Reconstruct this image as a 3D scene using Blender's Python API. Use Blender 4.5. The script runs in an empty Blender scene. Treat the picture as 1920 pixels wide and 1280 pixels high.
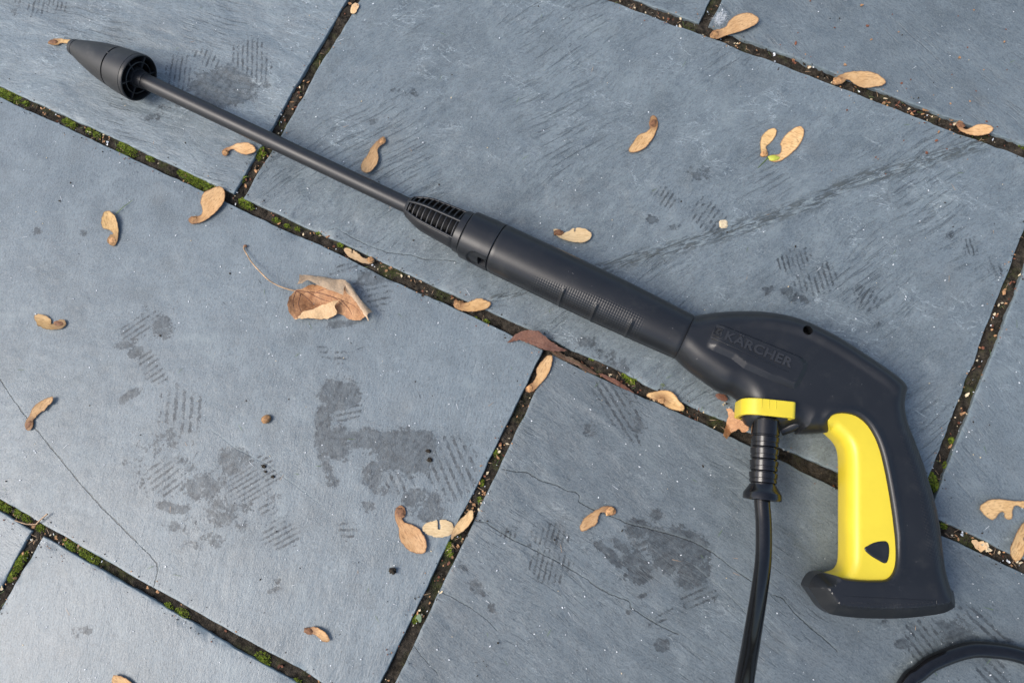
import bpy, bmesh, math, random
import numpy as np
from mathutils import Vector, Matrix, noise as mnoise
from mathutils.geometry import delaunay_2d_cdt

# ------------------------------------------------------------------ camera, sky, sun, exposure
scene = bpy.context.scene
C = scene.collection
F_PX, CAM_H = 1390.0, 0.59          # focal length in photo pixels (1920 wide), camera height in metres
ROT = Matrix.Rotation(math.radians(43.9966), 3, 'Z') @ Matrix.Rotation(math.radians(12.64215), 3, 'X') @ Matrix.Rotation(math.radians(-18.29378), 3, 'Z')
cam_d = bpy.data.cameras.new('camera')
cam = bpy.data.objects.new('camera', cam_d)
C.objects.link(cam)
cam.matrix_world = Matrix.Translation((0, 0, CAM_H)) @ ROT.to_4x4()
cam_d.sensor_width = 36.0
cam_d.sensor_fit = 'HORIZONTAL'
cam_d.lens = 36.0 * F_PX / 1920.0
cam_d.clip_start = 0.01
cam_d.clip_end = 500.0
scene.camera = cam

SUN_AZ = math.radians(-140.0)        # direction towards the sun, measured from +X
SUN_EL = math.radians(50.0)
world = bpy.data.worlds.new('World')
scene.world = world
world.use_nodes = True
wn = world.node_tree
sky = wn.nodes.new('ShaderNodeTexSky')
sky.sky_type = 'NISHITA'
sky.sun_disc = False
sky.sun_elevation = SUN_EL
sky.sun_rotation = math.pi / 2 - SUN_AZ
sky.air_density = 1.0
sky.dust_density = 3.0
sky.ozone_density = 1.0
wn.links.new(sky.outputs[0], wn.nodes['Background'].inputs[0])
wn.nodes['Background'].inputs[1].default_value = 0.13
sun_d = bpy.data.lights.new('sun', 'SUN')
sun_d.energy = 1.25
sun_d.angle = math.radians(28)
sun_d.color = (1.0, 0.965, 0.92)
sun = bpy.data.objects.new('sun', sun_d)
C.objects.link(sun)
sd = Vector((math.cos(SUN_AZ) * math.cos(SUN_EL), math.sin(SUN_AZ) * math.cos(SUN_EL), math.sin(SUN_EL)))
sun.rotation_euler = sd.to_track_quat('Z', 'Y').to_euler()
sun.location = sd * 3
scene.view_settings.view_transform = 'Standard'
scene.view_settings.look = 'None'
scene.view_settings.gamma = 1.0
scene.view_settings.exposure = 0.80

rng = random.Random(7)
nrng = np.random.default_rng(11)


def gp(px, py, z=0.0):
    """point of the place at height z that the photograph shows at pixel (px, py)"""
    d = ROT @ Vector(((px - 960) / F_PX, -(py - 640) / F_PX, -1))
    t = (z - CAM_H) / d.z
    return Vector((d.x * t, d.y * t, z))


# ------------------------------------------------------------------ small numpy noise
_PERM = nrng.permutation(4096)


def _hash(ix, iy):
    return _PERM[(_PERM[ix & 4095] + iy) & 4095] / 4095.0


def vnoise(x, y):
    ix = np.floor(x).astype(np.int64); iy = np.floor(y).astype(np.int64)
    fx = x - ix; fy = y - iy
    fx = fx * fx * (3 - 2 * fx); fy = fy * fy * (3 - 2 * fy)
    a = _hash(ix, iy); b = _hash(ix + 1, iy); c = _hash(ix, iy + 1); d = _hash(ix + 1, iy + 1)
    return (a * (1 - fx) + b * fx) * (1 - fy) + (c * (1 - fx) + d * fx) * fy - 0.5


def fbm(x, y, o=4):
    s = 0; a = 1.0
    for k in range(o):
        s = s + a * vnoise(x * 2 ** k + 17.3 * k, y * 2 ** k + 9.1 * k)
        a *= 0.5
    return s


# ------------------------------------------------------------------ object helpers
def tag(o, label=None, cat=None, group=None, kind=None):
    if label: o['label'] = label
    if cat: o['category'] = cat
    if group: o['group'] = group
    if kind: o['kind'] = kind
    return o


def link(name, me, mat=None, parent=None, smooth=None):
    o = bpy.data.objects.new(name, me)
    C.objects.link(o)
    if mat is not None:
        if isinstance(mat, (list, tuple)):
            for m in mat: me.materials.append(m)
        else:
            me.materials.append(mat)
    if parent: o.parent = parent
    if smooth is not None and len(me.polygons):
        me.polygons.foreach_set('use_smooth', [True] * len(me.polygons))
        me.set_sharp_from_angle(angle=math.radians(smooth))
    return o


def mesh_np(name, V, Fs):
    me = bpy.data.meshes.new(name)
    me.from_pydata([tuple(v) for v in V], [], [tuple(f) for f in Fs])
    me.update()
    return me


def mesh_bm(name, bm):
    me = bpy.data.meshes.new(name)
    bmesh.ops.recalc_face_normals(bm, faces=bm.faces)
    bm.to_mesh(me); bm.free()
    return me


def empty(name, loc, rz=0.0):
    o = bpy.data.objects.new(name, None)
    o.empty_display_size = 0.02
    C.objects.link(o)
    o.location = loc
    o.rotation_euler = (0, 0, rz)
    return o


def spline(pts, closed=True, step=0.0015):
    """Catmull-Rom through (x, y, flag...) points; flag 's' makes a corner. Returns points and index of source segment."""
    n = len(pts); out = []; seg = []
    P = [np.array(p[:2], float) for p in pts]
    sharp = [len(p) > 2 and 's' in str(p[2]) for p in pts]
    rngn = n if closed else n - 1
    for i in range(rngn):
        p0, p1 = P[i], P[(i + 1) % n]
        pm = P[i - 1] if (closed or i > 0) else p0
        pp = P[(i + 2) % n] if (closed or i + 2 < n) else p1
        L = np.linalg.norm(p1 - p0) + 1e-9
        m0 = np.zeros(2) if sharp[i] else (p1 - pm) / (np.linalg.norm(p1 - pm) + 1e-9) * L
        m1 = np.zeros(2) if sharp[(i + 1) % n] else (pp - p0) / (np.linalg.norm(pp - p0) + 1e-9) * L
        if sharp[i] and sharp[(i + 1) % n]:
            m0 = m1 = p1 - p0
        k = max(1, int(math.ceil(L / step)))
        for j in range(k):
            t = j / k
            h = (2*t**3 - 3*t**2 + 1) * p0 + (t**3 - 2*t**2 + t) * m0 + (-2*t**3 + 3*t**2) * p1 + (t**3 - t**2) * m1
            out.append(h); seg.append(i)
    if not closed:
        out.append(P[-1]); seg.append(n - 2)
    return np.array(out), seg


def seg_dist(Q, A, B):
    """min distance of each point of Q to the segments A->B"""
    best = np.full(len(Q), 1e9)
    for a, b in zip(A, B):
        ab = b - a
        t = np.clip(((Q - a) @ ab) / (ab @ ab + 1e-18), 0, 1)
        d = Q - (a + t[:, None] * ab)
        best = np.minimum(best, np.sqrt((d * d).sum(1)))
    return best


def inside(Q, P):
    x, y = Q[:, 0], Q[:, 1]
    r = np.zeros(len(Q), bool)
    n = len(P)
    for i in range(n):
        x1, y1 = P[i]; x2, y2 = P[(i + 1) % n]
        c = ((y1 > y) != (y2 > y)) & (x < (x2 - x1) * (y - y1) / (y2 - y1 + 1e-18) + x1)
        r ^= c
    return r


def pillow(name, pts, top, bottom, step=0.0015, ragged=0.0, grid=None, rings=(), extra=(), mat=None, parent=None, smooth=40, groups=None):
    """closed solid over a 2D outline: z of both faces are functions of (xy array, dict group -> distance to the outline)"""
    P, seg = spline(pts, True, step)
    n = len(P)
    area = 0.5 * np.sum(P[:, 0] * np.roll(P[:, 1], -1) - P[:, 1] * np.roll(P[:, 0], -1))
    if area < 0:
        P = P[::-1].copy(); seg = [seg[(n - 2 - i) % n] for i in range(n)]
    if ragged:
        o_ = 37.0 * (abs(P[0, 0]) + abs(P[0, 1])) + len(P)
        ii = np.arange(n, dtype=float)
        rg_ = ragged * (2.2 * vnoise(ii * 0.9 + o_ * 100, ii * 0 + o_) + 2.5 * np.minimum(0, vnoise(ii * 0.23 + o_ * 50, ii * 0 + 3.3) + 0.12))
        tg = np.roll(P, -1, 0) - np.roll(P, 1, 0); tg /= np.linalg.norm(tg, axis=1)[:, None] + 1e-12
        P = P + np.stack([tg[:, 1], -tg[:, 0]], 1) * rg_[:, None]
    lab = [groups[s] if groups else 'a' for s in seg]
    grid = grid or step * 1.2
    nxt = np.roll(P, -1, 0)
    tang = np.roll(P, -1, 0) - np.roll(P, 1, 0)
    tang /= np.linalg.norm(tang, axis=1)[:, None] + 1e-12
    nor = np.stack([-tang[:, 1], tang[:, 0]], 1)
    cand = []
    last = 0
    for d in rings:
        Q = P + nor * d
        cand.append(Q[seg_dist(Q, P, nxt) > d * 0.93]); last = d
    lo, hi = P.min(0), P.max(0)
    gx = np.arange(lo[0], hi[0], grid); gy = np.arange(lo[1], hi[1], grid * 0.866)
    G = np.array([(x + (grid / 2 if j % 2 else 0), y) for j, y in enumerate(gy) for x in gx])
    G += nrng.uniform(-.08, .08, G.shape) * grid
    d = seg_dist(G, P, nxt)
    cand.append(G[inside(G, P) & (d > last + grid * 0.45)])
    if len(extra):
        cand.append(np.array(extra))
    I = np.concatenate(cand) if cand else np.zeros((0, 2))
    I = I[inside(I, P)]
    S = 1000.0
    allv = np.concatenate([P, I]) * S
    res = delaunay_2d_cdt([Vector(v) for v in allv], [], [list(range(n))], 1, 1e-4)
    V = np.array([(v.x, v.y) for v in res[0]]) / S
    T = [f for f in res[2] if len(f) == 3]
    T = [f if ((V[f[1]] - V[f[0]])[0] * (V[f[2]] - V[f[0]])[1] - (V[f[1]] - V[f[0]])[1] * (V[f[2]] - V[f[0]])[0]) > 0 else f[::-1] for f in T]
    D = {}
    labs = np.array(lab)
    for g in set(lab):
        idx = np.where(labs == g)[0]
        D[g] = seg_dist(V, P[idx], nxt[idx])
    zt = top(V, D); zb = bottom(V, D)
    nv = len(V)
    VV = np.concatenate([np.c_[V, zt], np.c_[V, zb]])
    faces = [tuple(f) for f in T] + [(f[2] + nv, f[1] + nv, f[0] + nv) for f in T]
    from collections import Counter
    ec = {}
    for f in T:
        for a, b in ((f[0], f[1]), (f[1], f[2]), (f[2], f[0])):
            ec[(a, b)] = 1
    for (a, b) in list(ec):
        if (b, a) not in ec:
            faces.append((b, a, a + nv, b + nv))
    bm = bmesh.new()
    bv = [bm.verts.new(v) for v in VV]
    for f in faces:
        try: bm.faces.new([bv[i] for i in f])
        except ValueError: pass
    bmesh.ops.remove_doubles(bm, verts=bm.verts, dist=2e-6)
    bmesh.ops.dissolve_degenerate(bm, edges=bm.edges, dist=1e-7)
    me = mesh_bm(name, bm)
    vc = np.array([v.co[:2] for v in me.vertices])
    ra = me.attributes.new('rim', 'FLOAT', 'POINT'); ra.data.foreach_set('value', (seg_dist(vc, P, nxt) * 1000).astype(np.float32))
    return link(name, me, mat, parent, smooth)


def tube(name, path, radii, mat, parent=None, seg=20, cap=True, smooth=60):
    P = [Vector(p) for p in path]
    if not hasattr(radii, '__len__'): radii = [radii] * len(P)
    n = len(P); rings = []
    t0 = (P[1] - P[0]).normalized()
    ref = Vector((0, 0, 1)) if abs(t0.z) < 0.9 else Vector((1, 0, 0))
    u = t0.cross(ref).normalized()
    V = []; Fs = []
    for i in range(n):
        t = (P[min(i + 1, n - 1)] - P[max(i - 1, 0)]).normalized()
        if t.length < .5: t = t0
        u = (u - t * u.dot(t)).normalized()
        w = t.cross(u)
        for k in range(seg):
            a = 2 * math.pi * k / seg
            V.append(P[i] + (u * math.cos(a) + w * math.sin(a)) * radii[i])
    for i in range(n - 1):
        for k in range(seg):
            a, b = i * seg + k, i * seg + (k + 1) % seg
            Fs.append((a, b, b + seg, a + seg))
    if cap:
        Fs.append(tuple(range(seg))[::-1]); Fs.append(tuple(range((n - 1) * seg, n * seg)))
    bm = bmesh.new()
    bv = [bm.verts.new(v) for v in V]
    for f in Fs: bm.faces.new([bv[i] for i in f])
    return link(name, mesh_bm(name, bm), mat, parent, smooth)


def crs(pts, k=10):
    """Catmull-Rom in 3D"""
    P = [Vector(p) for p in pts]; out = []
    for i in range(len(P) - 1):
        p0 = P[max(i - 1, 0)]; p1 = P[i]; p2 = P[i + 1]; p3 = P[min(i + 2, len(P) - 1)]
        for j in range(k):
            t = j / k
            out.append(0.5 * ((2 * p1) + (p2 - p0) * t + (2 * p0 - 5 * p1 + 4 * p2 - p3) * t * t + (3 * p1 - p0 - 3 * p2 + p3) * t ** 3))
    out.append(P[-1])
    return out


# ------------------------------------------------------------------ node helpers
class NT:
    def __init__(self, name):
        self.m = bpy.data.materials.new(name)
        self.m.use_nodes = True
        self.t = self.m.node_tree
        self.b = self.t.nodes['Principled BSDF']
        self.out = self.t.nodes['Material Output']

    def n(self, typ, **kw):
        nd = self.t.nodes.new('ShaderNode' + typ)
        for k, v in kw.items():
            if k.startswith('i_'):
                nd.inputs[k[2:].replace('_', ' ')].default_value = v
            else: setattr(nd, k, v)
        return nd

    def l(self, a, b): self.t.links.new(a, b)

    def math(self, op, a, b=None, c=None, clamp=False):
        nd = self.t.nodes.new('ShaderNodeMath'); nd.operation = op; nd.use_clamp = clamp
        for i, v in enumerate((a, b, c)):
            if v is None: continue
            if isinstance(v, (int, float)): nd.inputs[i].default_value = v
            else: self.l(v, nd.inputs[i])
        return nd.outputs[0]

    def ramp(self, v, a, b, lo=0.0, hi=1.0):
        nd = self.t.nodes.new('ShaderNodeMapRange'); nd.interpolation_type = 'SMOOTHSTEP'
        self.l(v, nd.inputs[0])
        for i, x in enumerate((a, b, lo, hi)): nd.inputs[i + 1].default_value = x
        return nd.outputs[0]

    def mix(self, f, a, b, blend='MIX'):
        nd = self.t.nodes.new('ShaderNodeMix'); nd.data_type = 'RGBA'; nd.blend_type = blend
        if isinstance(f, (int, float)): nd.inputs[0].default_value = f
        else: self.l(f, nd.inputs[0])
        for i, v in ((6, a), (7, b)):
            if isinstance(v, (tuple, list)): nd.inputs[i].default_value = (*v, 1.0)
            else: self.l(v, nd.inputs[i])
        return nd.outputs[2]

    def noise(self, vec, scale, detail=3.0, rough=0.55, dist=0.0):
        nd = self.n('TexNoise'); nd.inputs['Scale'].default_value = scale
        nd.inputs['Detail'].default_value = detail; nd.inputs['Roughness'].default_value = rough
        nd.inputs['Distortion'].default_value = dist
        self.l(vec, nd.inputs['Vector']); return nd.outputs['Fac']

    def scale(self, vec, s, rot=None):
        nd = self.n('Mapping'); nd.inputs['Scale'].default_value = s
        if rot: nd.inputs['Rotation'].default_value = rot
        self.l(vec, nd.inputs['Vector']); return nd.outputs[0]

    def attr(self, name, typ='GEOMETRY'):
        nd = self.n('Attribute'); nd.attribute_name = name; nd.attribute_type = typ; return nd.outputs['Fac']

    def bump(self, h, strength, dist, prev=None):
        nd = self.n('Bump'); nd.inputs['Strength'].default_value = strength; nd.inputs['Distance'].default_value = dist
        self.l(h, nd.inputs['Height'])
        if prev is not None: self.l(prev, nd.inputs['Normal'])
        return nd.outputs[0]


def slate_material():
    N = NT('slate')
    co = N.n('TexCoord').outputs['Object']
    vr = N.n('VectorRotate', rotation_type='Z_AXIS'); N.l(co, vr.inputs['Vector'])
    N.l(N.attr('streak', 'OBJECT'), vr.inputs['Angle'])
    wpn = N.n('TexNoise'); wpn.inputs['Scale'].default_value = 13; wpn.inputs['Detail'].default_value = 1; N.l(vr.outputs[0], wpn.inputs['Vector'])
    wsc = N.n('VectorMath', operation='MULTIPLY_ADD'); N.l(wpn.outputs['Color'], wsc.inputs[0]); wsc.inputs[1].default_value = (0.018, 0.018, 0.0); N.l(vr.outputs[0], wsc.inputs[2])
    rc = wsc.outputs[0]
    tone = N.attr('tone', 'OBJECT'); riven = N.attr('riven', 'OBJECT')
    big = N.noise(co, 7, 4)
    mid = N.noise(co, 38, 3, 0.6)
    st = N.noise(N.scale(rc, (1, 2.6, 1)), 60, 5, 0.72, 0.5)
    st2 = N.noise(N.scale(rc, (1, 2.2, 1)), 300, 3, 0.74, 0.2)
    fine = N.noise(co, 900, 2, 0.7)
    base = N.mix(N.ramp(big, 0.3, 0.7), (0.095, 0.118, 0.137), (0.139, 0.170, 0.195))
    base = N.mix(N.ramp(mid, 0.35, 0.75), base, (0.160, 0.192, 0.216))
    patch = N.ramp(N.noise(co, 11, 3), 0.36, 0.62, 0.25, 1.0)
    k = N.math('MULTIPLY', N.math('MULTIPLY', N.ramp(st, 0.40, 0.66), riven), patch)
    base = N.mix(N.math('MULTIPLY', k, 0.55), base, (0.200, 0.240, 0.258))
    base = N.mix(N.ramp(st2, 0.46, 0.66, 0.0, 0.62), base, (0.070, 0.081, 0.092))
    mot = N.noise(co, 24, 4, 0.7, 0.3)
    base = N.mix(N.ramp(mot, 0.50, 0.72, 0.0, 0.50), base, (0.082, 0.098, 0.108))
    base = N.mix(N.ramp(mot, 0.30, 0.44, 0.42, 0.0), base, (0.205, 0.240, 0.255))
    sl = N.noise(N.scale(rc, (1, 11, 1)), 30, 4, 0.62, 0.0)
    slm = N.math('MULTIPLY', N.math('MULTIPLY', N.ramp(sl, 0.53, 0.66), N.ramp(N.noise(co, 9, 2), 0.46, 0.62)), riven)
    base = N.mix(N.math('MULTIPLY', slm, 0.62), base, (0.055, 0.066, 0.075))
    # pale thin wisps along the cleavage
    rc2 = N.scale(co, (1, 1, 1), (0, 0, math.radians(-8)))
    wv = N.noise(N.scale(rc2, (1, 2.6, 1)), 26, 5, 0.6, 1.4)
    rid = N.math('ABSOLUTE', N.math('SUBTRACT', wv, 0.5))
    wm = N.math('MULTIPLY', N.ramp(rid, 0.0, 0.011, 1, 0), N.ramp(N.noise(co, 21, 2), 0.46, 0.68))
    base = N.mix(N.math('MULTIPLY', wm, N.math('MULTIPLY_ADD', riven, 0.75, 0.16)), base, (0.40, 0.45, 0.48))
    wv2 = N.noise(N.scale(rc2, (1.0, 1.6, 1)), 95, 3, 0.65, 2.2)
    wm2 = N.math('MULTIPLY', N.ramp(N.math('ABSOLUTE', N.math('SUBTRACT', wv2, 0.5)), 0.0, 0.012, 1, 0), N.ramp(N.noise(co, 60, 3), 0.50, 0.66))
    base = N.mix(N.math('MULTIPLY', wm2, N.math('MULTIPLY_ADD', riven, 0.5, 0.12)), base, (0.38, 0.43, 0.46))
    # fine grain and pale mineral flecks
    base = N.mix(N.ramp(fine, 0.38, 0.70, 0.0, 0.50), base, (0.215, 0.243, 0.262))
    fl = N.noise(co, 560, 2.0, 0.55)
    base = N.mix(N.ramp(fl, 0.73, 0.79, 0, 0.70), base, (0.48, 0.54, 0.58))
    # rusty / brownish weathering patches
    base = N.mix(N.ramp(N.noise(co, 16, 3), 0.56, 0.78, 0, 0.28), base, (0.145, 0.145, 0.140))
    edge = N.attr('edge')
    em = N.math('MULTIPLY', N.ramp(N.math('ADD', edge, N.math('MULTIPLY', N.math('SUBTRACT', N.noise(co, 90, 3), 0.5), 1.1)), 0.62, 1.0), 0.24)
    base = N.mix(em, base, (0.27, 0.335, 0.36))
    # shoe-print dirt: strength, stripe phase and stripe share come from the mesh, outline from noise
    stn = N.attr('stain'); ph = N.attr('tread'); sp = N.attr('striped')
    n1 = N.noise(co, 95, 4, 0.62); n2 = N.noise(co, 380, 3, 0.6)
    v = N.math('ADD', stn, N.math('ADD', N.math('MULTIPLY', N.math('SUBTRACT', n1, 0.5), 2.6), N.math('MULTIPLY', N.math('SUBTRACT', n2, 0.5), 0.9)))
    blob = N.math('ADD', N.ramp(v, 0.15, 0.42, 0, 0.25), N.ramp(v, 0.38, 0.54, 0, 0.75))
    wob = N.math('MULTIPLY', N.math('SUBTRACT', N.noise(co, 60, 2), 0.5), 0.8)
    sn = N.math('SINE', N.math('ADD', N.math('MULTIPLY', ph, 6.28318), wob))
    sn = N.math('ADD', sn, N.math('MULTIPLY', N.math('SUBTRACT', n2, 0.5), 3.6))
    stripe = N.math('MULTIPLY', N.ramp(sn, 0.0, 0.5), N.ramp(N.noise(co, 75, 4, 0.7), 0.36, 0.54, 0.35, 1.0))
    sm = N.math('MULTIPLY_ADD', N.math('SUBTRACT', stripe, 1.0), sp, 1.0)
    mask = N.math('MULTIPLY', N.math('MULTIPLY', blob, sm), N.ramp(stn, 0.02, 0.12))
    mask = N.math('MULTIPLY', mask, N.math('MULTIPLY_ADD', N.ramp(N.noise(co, 150, 3, 0.7), 0.34, 0.66), 0.40, 0.60))
    soft = N.math('MULTIPLY', N.ramp(stn, 0.05, 0.9), 0.16)
    dirt = N.mix(1.0, base, (0.25, 0.255, 0.265), 'MULTIPLY')
    base2 = N.mix(N.math('MAXIMUM', N.math('MULTIPLY', mask, 0.92), soft), base, dirt)
    # ridge scar and hairline cracks
    rg = N.attr('ridge')
    rr_ = N.n('VectorRotate', rotation_type='Z_AXIS'); N.l(co, rr_.inputs['Vector']); rr_.inputs['Angle'].default_value = math.radians(-45)
    rgn = N.noise(N.scale(rr_.outputs[0], (1, 5.5, 1)), 75, 4, 0.72, 0.6)
    rm = N.math('MULTIPLY', N.ramp(rg, 0.05, 0.8), N.ramp(rgn, 0.46, 0.58))
    base2 = N.mix(N.math('MULTIPLY', rm, 0.80), base2, (0.058, 0.064, 0.062))
    base2 = N.mix(N.math('MULTIPLY', N.math('MULTIPLY', N.ramp(rg, 0.25, 0.8), N.ramp(rgn, 0.36, 0.44, 1, 0)), 0.55), base2, (0.25, 0.29, 0.29))
    cd = N.attr('crack'); con = N.attr('crack_on')
    cw = N.math('ADD', cd, N.math('MULTIPLY', N.math('SUBTRACT', N.noise(co, 170, 4, 0.8), 0.5), 2.6))
    ca_ = N.math('ABSOLUTE', cw)
    wid = N.math('MULTIPLY', con, N.math('MULTIPLY_ADD', N.noise(co, 70, 4, 0.7), 1.7, -0.62))
    cm = N.math('MULTIPLY', N.ramp(N.math('SUBTRACT', ca_, wid), -0.10, 0.20, 1, 0), N.math('MINIMUM', con, 1.0))
    base2 = N.mix(N.math('MULTIPLY', cm, 0.80), base2, (0.030, 0.033, 0.034))
    halo = N.math('MULTIPLY', N.ramp(cw, 0.3, 2.2, 1, 0), N.math('MULTIPLY', N.ramp(cw, 0.0, 0.3), N.ramp(con, 0.05, 0.2)))
    base2 = N.mix(N.math('MULTIPLY', halo, 0.30), base2, (0.25, 0.29, 0.30))
    base2 = N.mix(1.0, base2, (1.015, 1.030, 0.985), 'MULTIPLY')
    tn = N.n('VectorMath', operation='SCALE'); N.l(base2, tn.inputs[0]); N.l(N.math('MULTIPLY', tone, 0.98), tn.inputs['Scale'])
    N.l(tn.outputs[0], N.b.inputs['Base Color'])
    ro = N.math('ADD', N.math('MULTIPLY_ADD', mid, 0.16, 0.28), N.math('ADD', N.math('MULTIPLY', mask, 0.10), N.math('MULTIPLY', riven, 0.12)))
    N.l(ro, N.b.inputs['Roughness'])
    N.b.inputs['Specular IOR Level'].default_value = 0.5
    h1 = N.math('MULTIPLY', st, N.math('MULTIPLY_ADD', riven, 0.9, 0.25))
    hh = N.math('MULTIPLY', N.math('SUBTRACT', h1, N.math('MULTIPLY', slm, 0.5)), 0.00105)
    hh = N.math('MULTIPLY_ADD', N.math('ADD', st2, N.math('MULTIPLY', rm, 1.2)), 0.00024, hh)
    hh = N.math('MULTIPLY_ADD', fine, 0.00008, hh)
    hh = N.math('MULTIPLY_ADD', cm, -0.0007, hh)
    b = N.bump(hh, 1.0, 1.0)
    N.l(b, N.b.inputs['Normal'])
    return N.m


def soil_material():
    N = NT('joint_soil')
    co = N.n('TexCoord').outputs['Object']
    a = N.noise(co, 160, 6, 0.7); b = N.noise(co, 40, 3); c = N.noise(co, 700, 3, 0.7)
    col = N.mix(N.ramp(a, 0.3, 0.75), (0.014, 0.012, 0.009), (0.085, 0.070, 0.052))
    g = N.math('MULTIPLY', N.ramp(b, 0.52, 0.68), N.ramp(c, 0.35, 0.6))
    col = N.mix(N.math('MULTIPLY', g, 0.75), col, (0.055, 0.070, 0.016))
    col = N.mix(N.ramp(N.noise(co, 420, 2), 0.68, 0.76, 0, 0.7), col, (0.20, 0.15, 0.095))
    N.l(col, N.b.inputs['Base Color'])
    N.b.inputs['Roughness'].default_value = 0.95
    N.b.inputs['Specular IOR Level'].default_value = 0.15
    N.l(N.bump(N.math('ADD', a, c), 0.9, 0.0022), N.b.inputs['Normal'])
    return N.m


def simple(name, col, rough=0.5, var=0.15, nscale=300, bump=0.0, bdist=0.0002, spec=0.5, rand=0.0):
    N = NT(name)
    co = N.n('TexCoord').outputs['Object']
    f = N.noise(co, nscale, 4, 0.6)
    lo = tuple(c * (1 - var) for c in col); hi = tuple(min(1, c * (1 + var)) for c in col)
    c = N.mix(N.ramp(f, 0.3, 0.7), lo, hi)
    if rand:
        hs = N.n('HueSaturation'); N.l(c, hs.inputs['Color'])
        r = N.n('ObjectInfo').outputs['Random']
        N.l(N.math('MULTIPLY_ADD', r, rand, 1 - rand / 2), hs.inputs['Value'])
        c = hs.outputs[0]
    N.l(c, N.b.inputs['Base Color'])
    N.l(N.math('MULTIPLY_ADD', f, 0.14, rough - 0.07), N.b.inputs['Roughness'])
    N.b.inputs['Specular IOR Level'].default_value = spec
    if bump:
        N.l(N.bump(f, bump, bdist), N.b.inputs['Normal'])
    return N.m


def plastic_material(name, col, rough, knurl=False, dust=0.12):
    N = NT(name)
    co = N.n('TexCoord').outputs['Object']
    gr = N.noise(co, 1900, 2, 0.5)
    sm = N.noise(co, 30, 4)
    sp = N.noise(co, 520, 2, 0.5)
    c = N.mix(N.ramp(sm, 0.3, 0.75), tuple(x * 0.9 for x in col), tuple(x * 1.12 for x in col))
    c = N.mix(N.ramp(N.noise(co, 75, 5, 0.65), 0.5, 0.8, 0, dust), c, (0.10, 0.095, 0.08))
    c = N.mix(N.ramp(sp, 0.765, 0.80, 0, 0.6), c, (0.30, 0.29, 0.27))
    scv = N.noise(N.scale(co, (1.0, 2.4, 1.6), (0, 0, 0.7)), 48, 4, 0.6, 1.2)
    scm = N.math('MULTIPLY', N.ramp(N.math('ABSOLUTE', N.math('SUBTRACT', scv, 0.5)), 0.0, 0.006, 1, 0), N.ramp(N.noise(co, 33, 2), 0.54, 0.68))
    c = N.mix(N.math('MULTIPLY', scm, 0.30), c, (0.09, 0.09, 0.09))
    N.l(c, N.b.inputs['Base Color'])
    N.l(N.math('ADD', N.math('MULTIPLY_ADD', sm, 0.12, rough - 0.06), N.math('MULTIPLY', gr, 0.06)), N.b.inputs['Roughness'])
    b = N.bump(gr, 0.25, 0.00012)
    if knurl:
        kn = N.attr('knurl')
        ku, kv = N.attr('ku'), N.attr('kv')
        u = N.math('SINE', N.math('ADD', ku, kv)); v = N.math('SINE', N.math('SUBTRACT', ku, kv))
        b = N.bump(N.math('MULTIPLY', N.math('MULTIPLY', u, v), kn), 0.7, 0.00013, b)
    N.l(b, N.b.inputs['Normal'])
    return N.m


def wing_material():
    N = NT('dry_wing')
    co = N.n('TexCoord').outputs['Object']
    v = N.noise(N.scale(co, (0.22, 1, 1)), 950, 4, 0.6, 0.8)
    p = N.noise(co, 160, 4, 0.6)
    c = N.mix(N.ramp(p, 0.3, 0.72), (0.78, 0.50, 0.245), (0.66, 0.385, 0.165))
    c = N.mix(N.ramp(v, 0.46, 0.66, 0, 0.62), c, (0.34, 0.165, 0.062))
    c = N.mix(N.ramp(N.noise(co, 330, 3), 0.62, 0.72, 0, 0.55), c, (0.16, 0.075, 0.03))
    ln = N.n('VectorMath', operation='LENGTH'); N.l(co, ln.inputs[0])
    near = N.ramp(N.math('ADD', ln.outputs['Value'], N.math('MULTIPLY', N.math('SUBTRACT', p, 0.5), 0.006)), 0.003, 0.011, 0.75, 0.0)
    c = N.mix(near, c, (0.24, 0.105, 0.042))
    c = N.mix(N.ramp(N.math('ADD', N.attr('rim'), N.math('MULTIPLY', N.math('SUBTRACT', p, 0.5), 1.2)), 0.0, 0.95, 0.80, 0.0), c, (0.22, 0.095, 0.036))
    d = N.attr('brown', 'OBJECT')
    c = N.mix(d, c, N.mix(1.0, c, (0.48, 0.36, 0.30), 'MULTIPLY'))
    pl = N.attr('pale', 'OBJECT')
    c = N.mix(pl, c, N.mix(N.ramp(v, 0.3, 0.7), (0.66, 0.50, 0.29), (0.52, 0.36, 0.19)))
    hs = N.n('HueSaturation'); N.l(c, hs.inputs['Color'])
    rd_ = N.n('ObjectInfo').outputs['Random']
    N.l(N.math('MULTIPLY_ADD', rd_, 0.018, 0.498), hs.inputs['Hue'])
    N.l(N.math('MULTIPLY_ADD', N.math('FRACT', N.math('MULTIPLY', rd_, 7.3)), 0.30, 0.86), hs.inputs['Value'])
    N.l(hs.outputs[0], N.b.inputs['Base Color'])
    N.b.inputs['Roughness'].default_value = 0.55
    N.b.inputs['Specular IOR Level'].default_value = 0.35
    N.l(N.bump(v, 0.6, 0.00025), N.b.inputs['Normal'])
    return N.m


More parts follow.
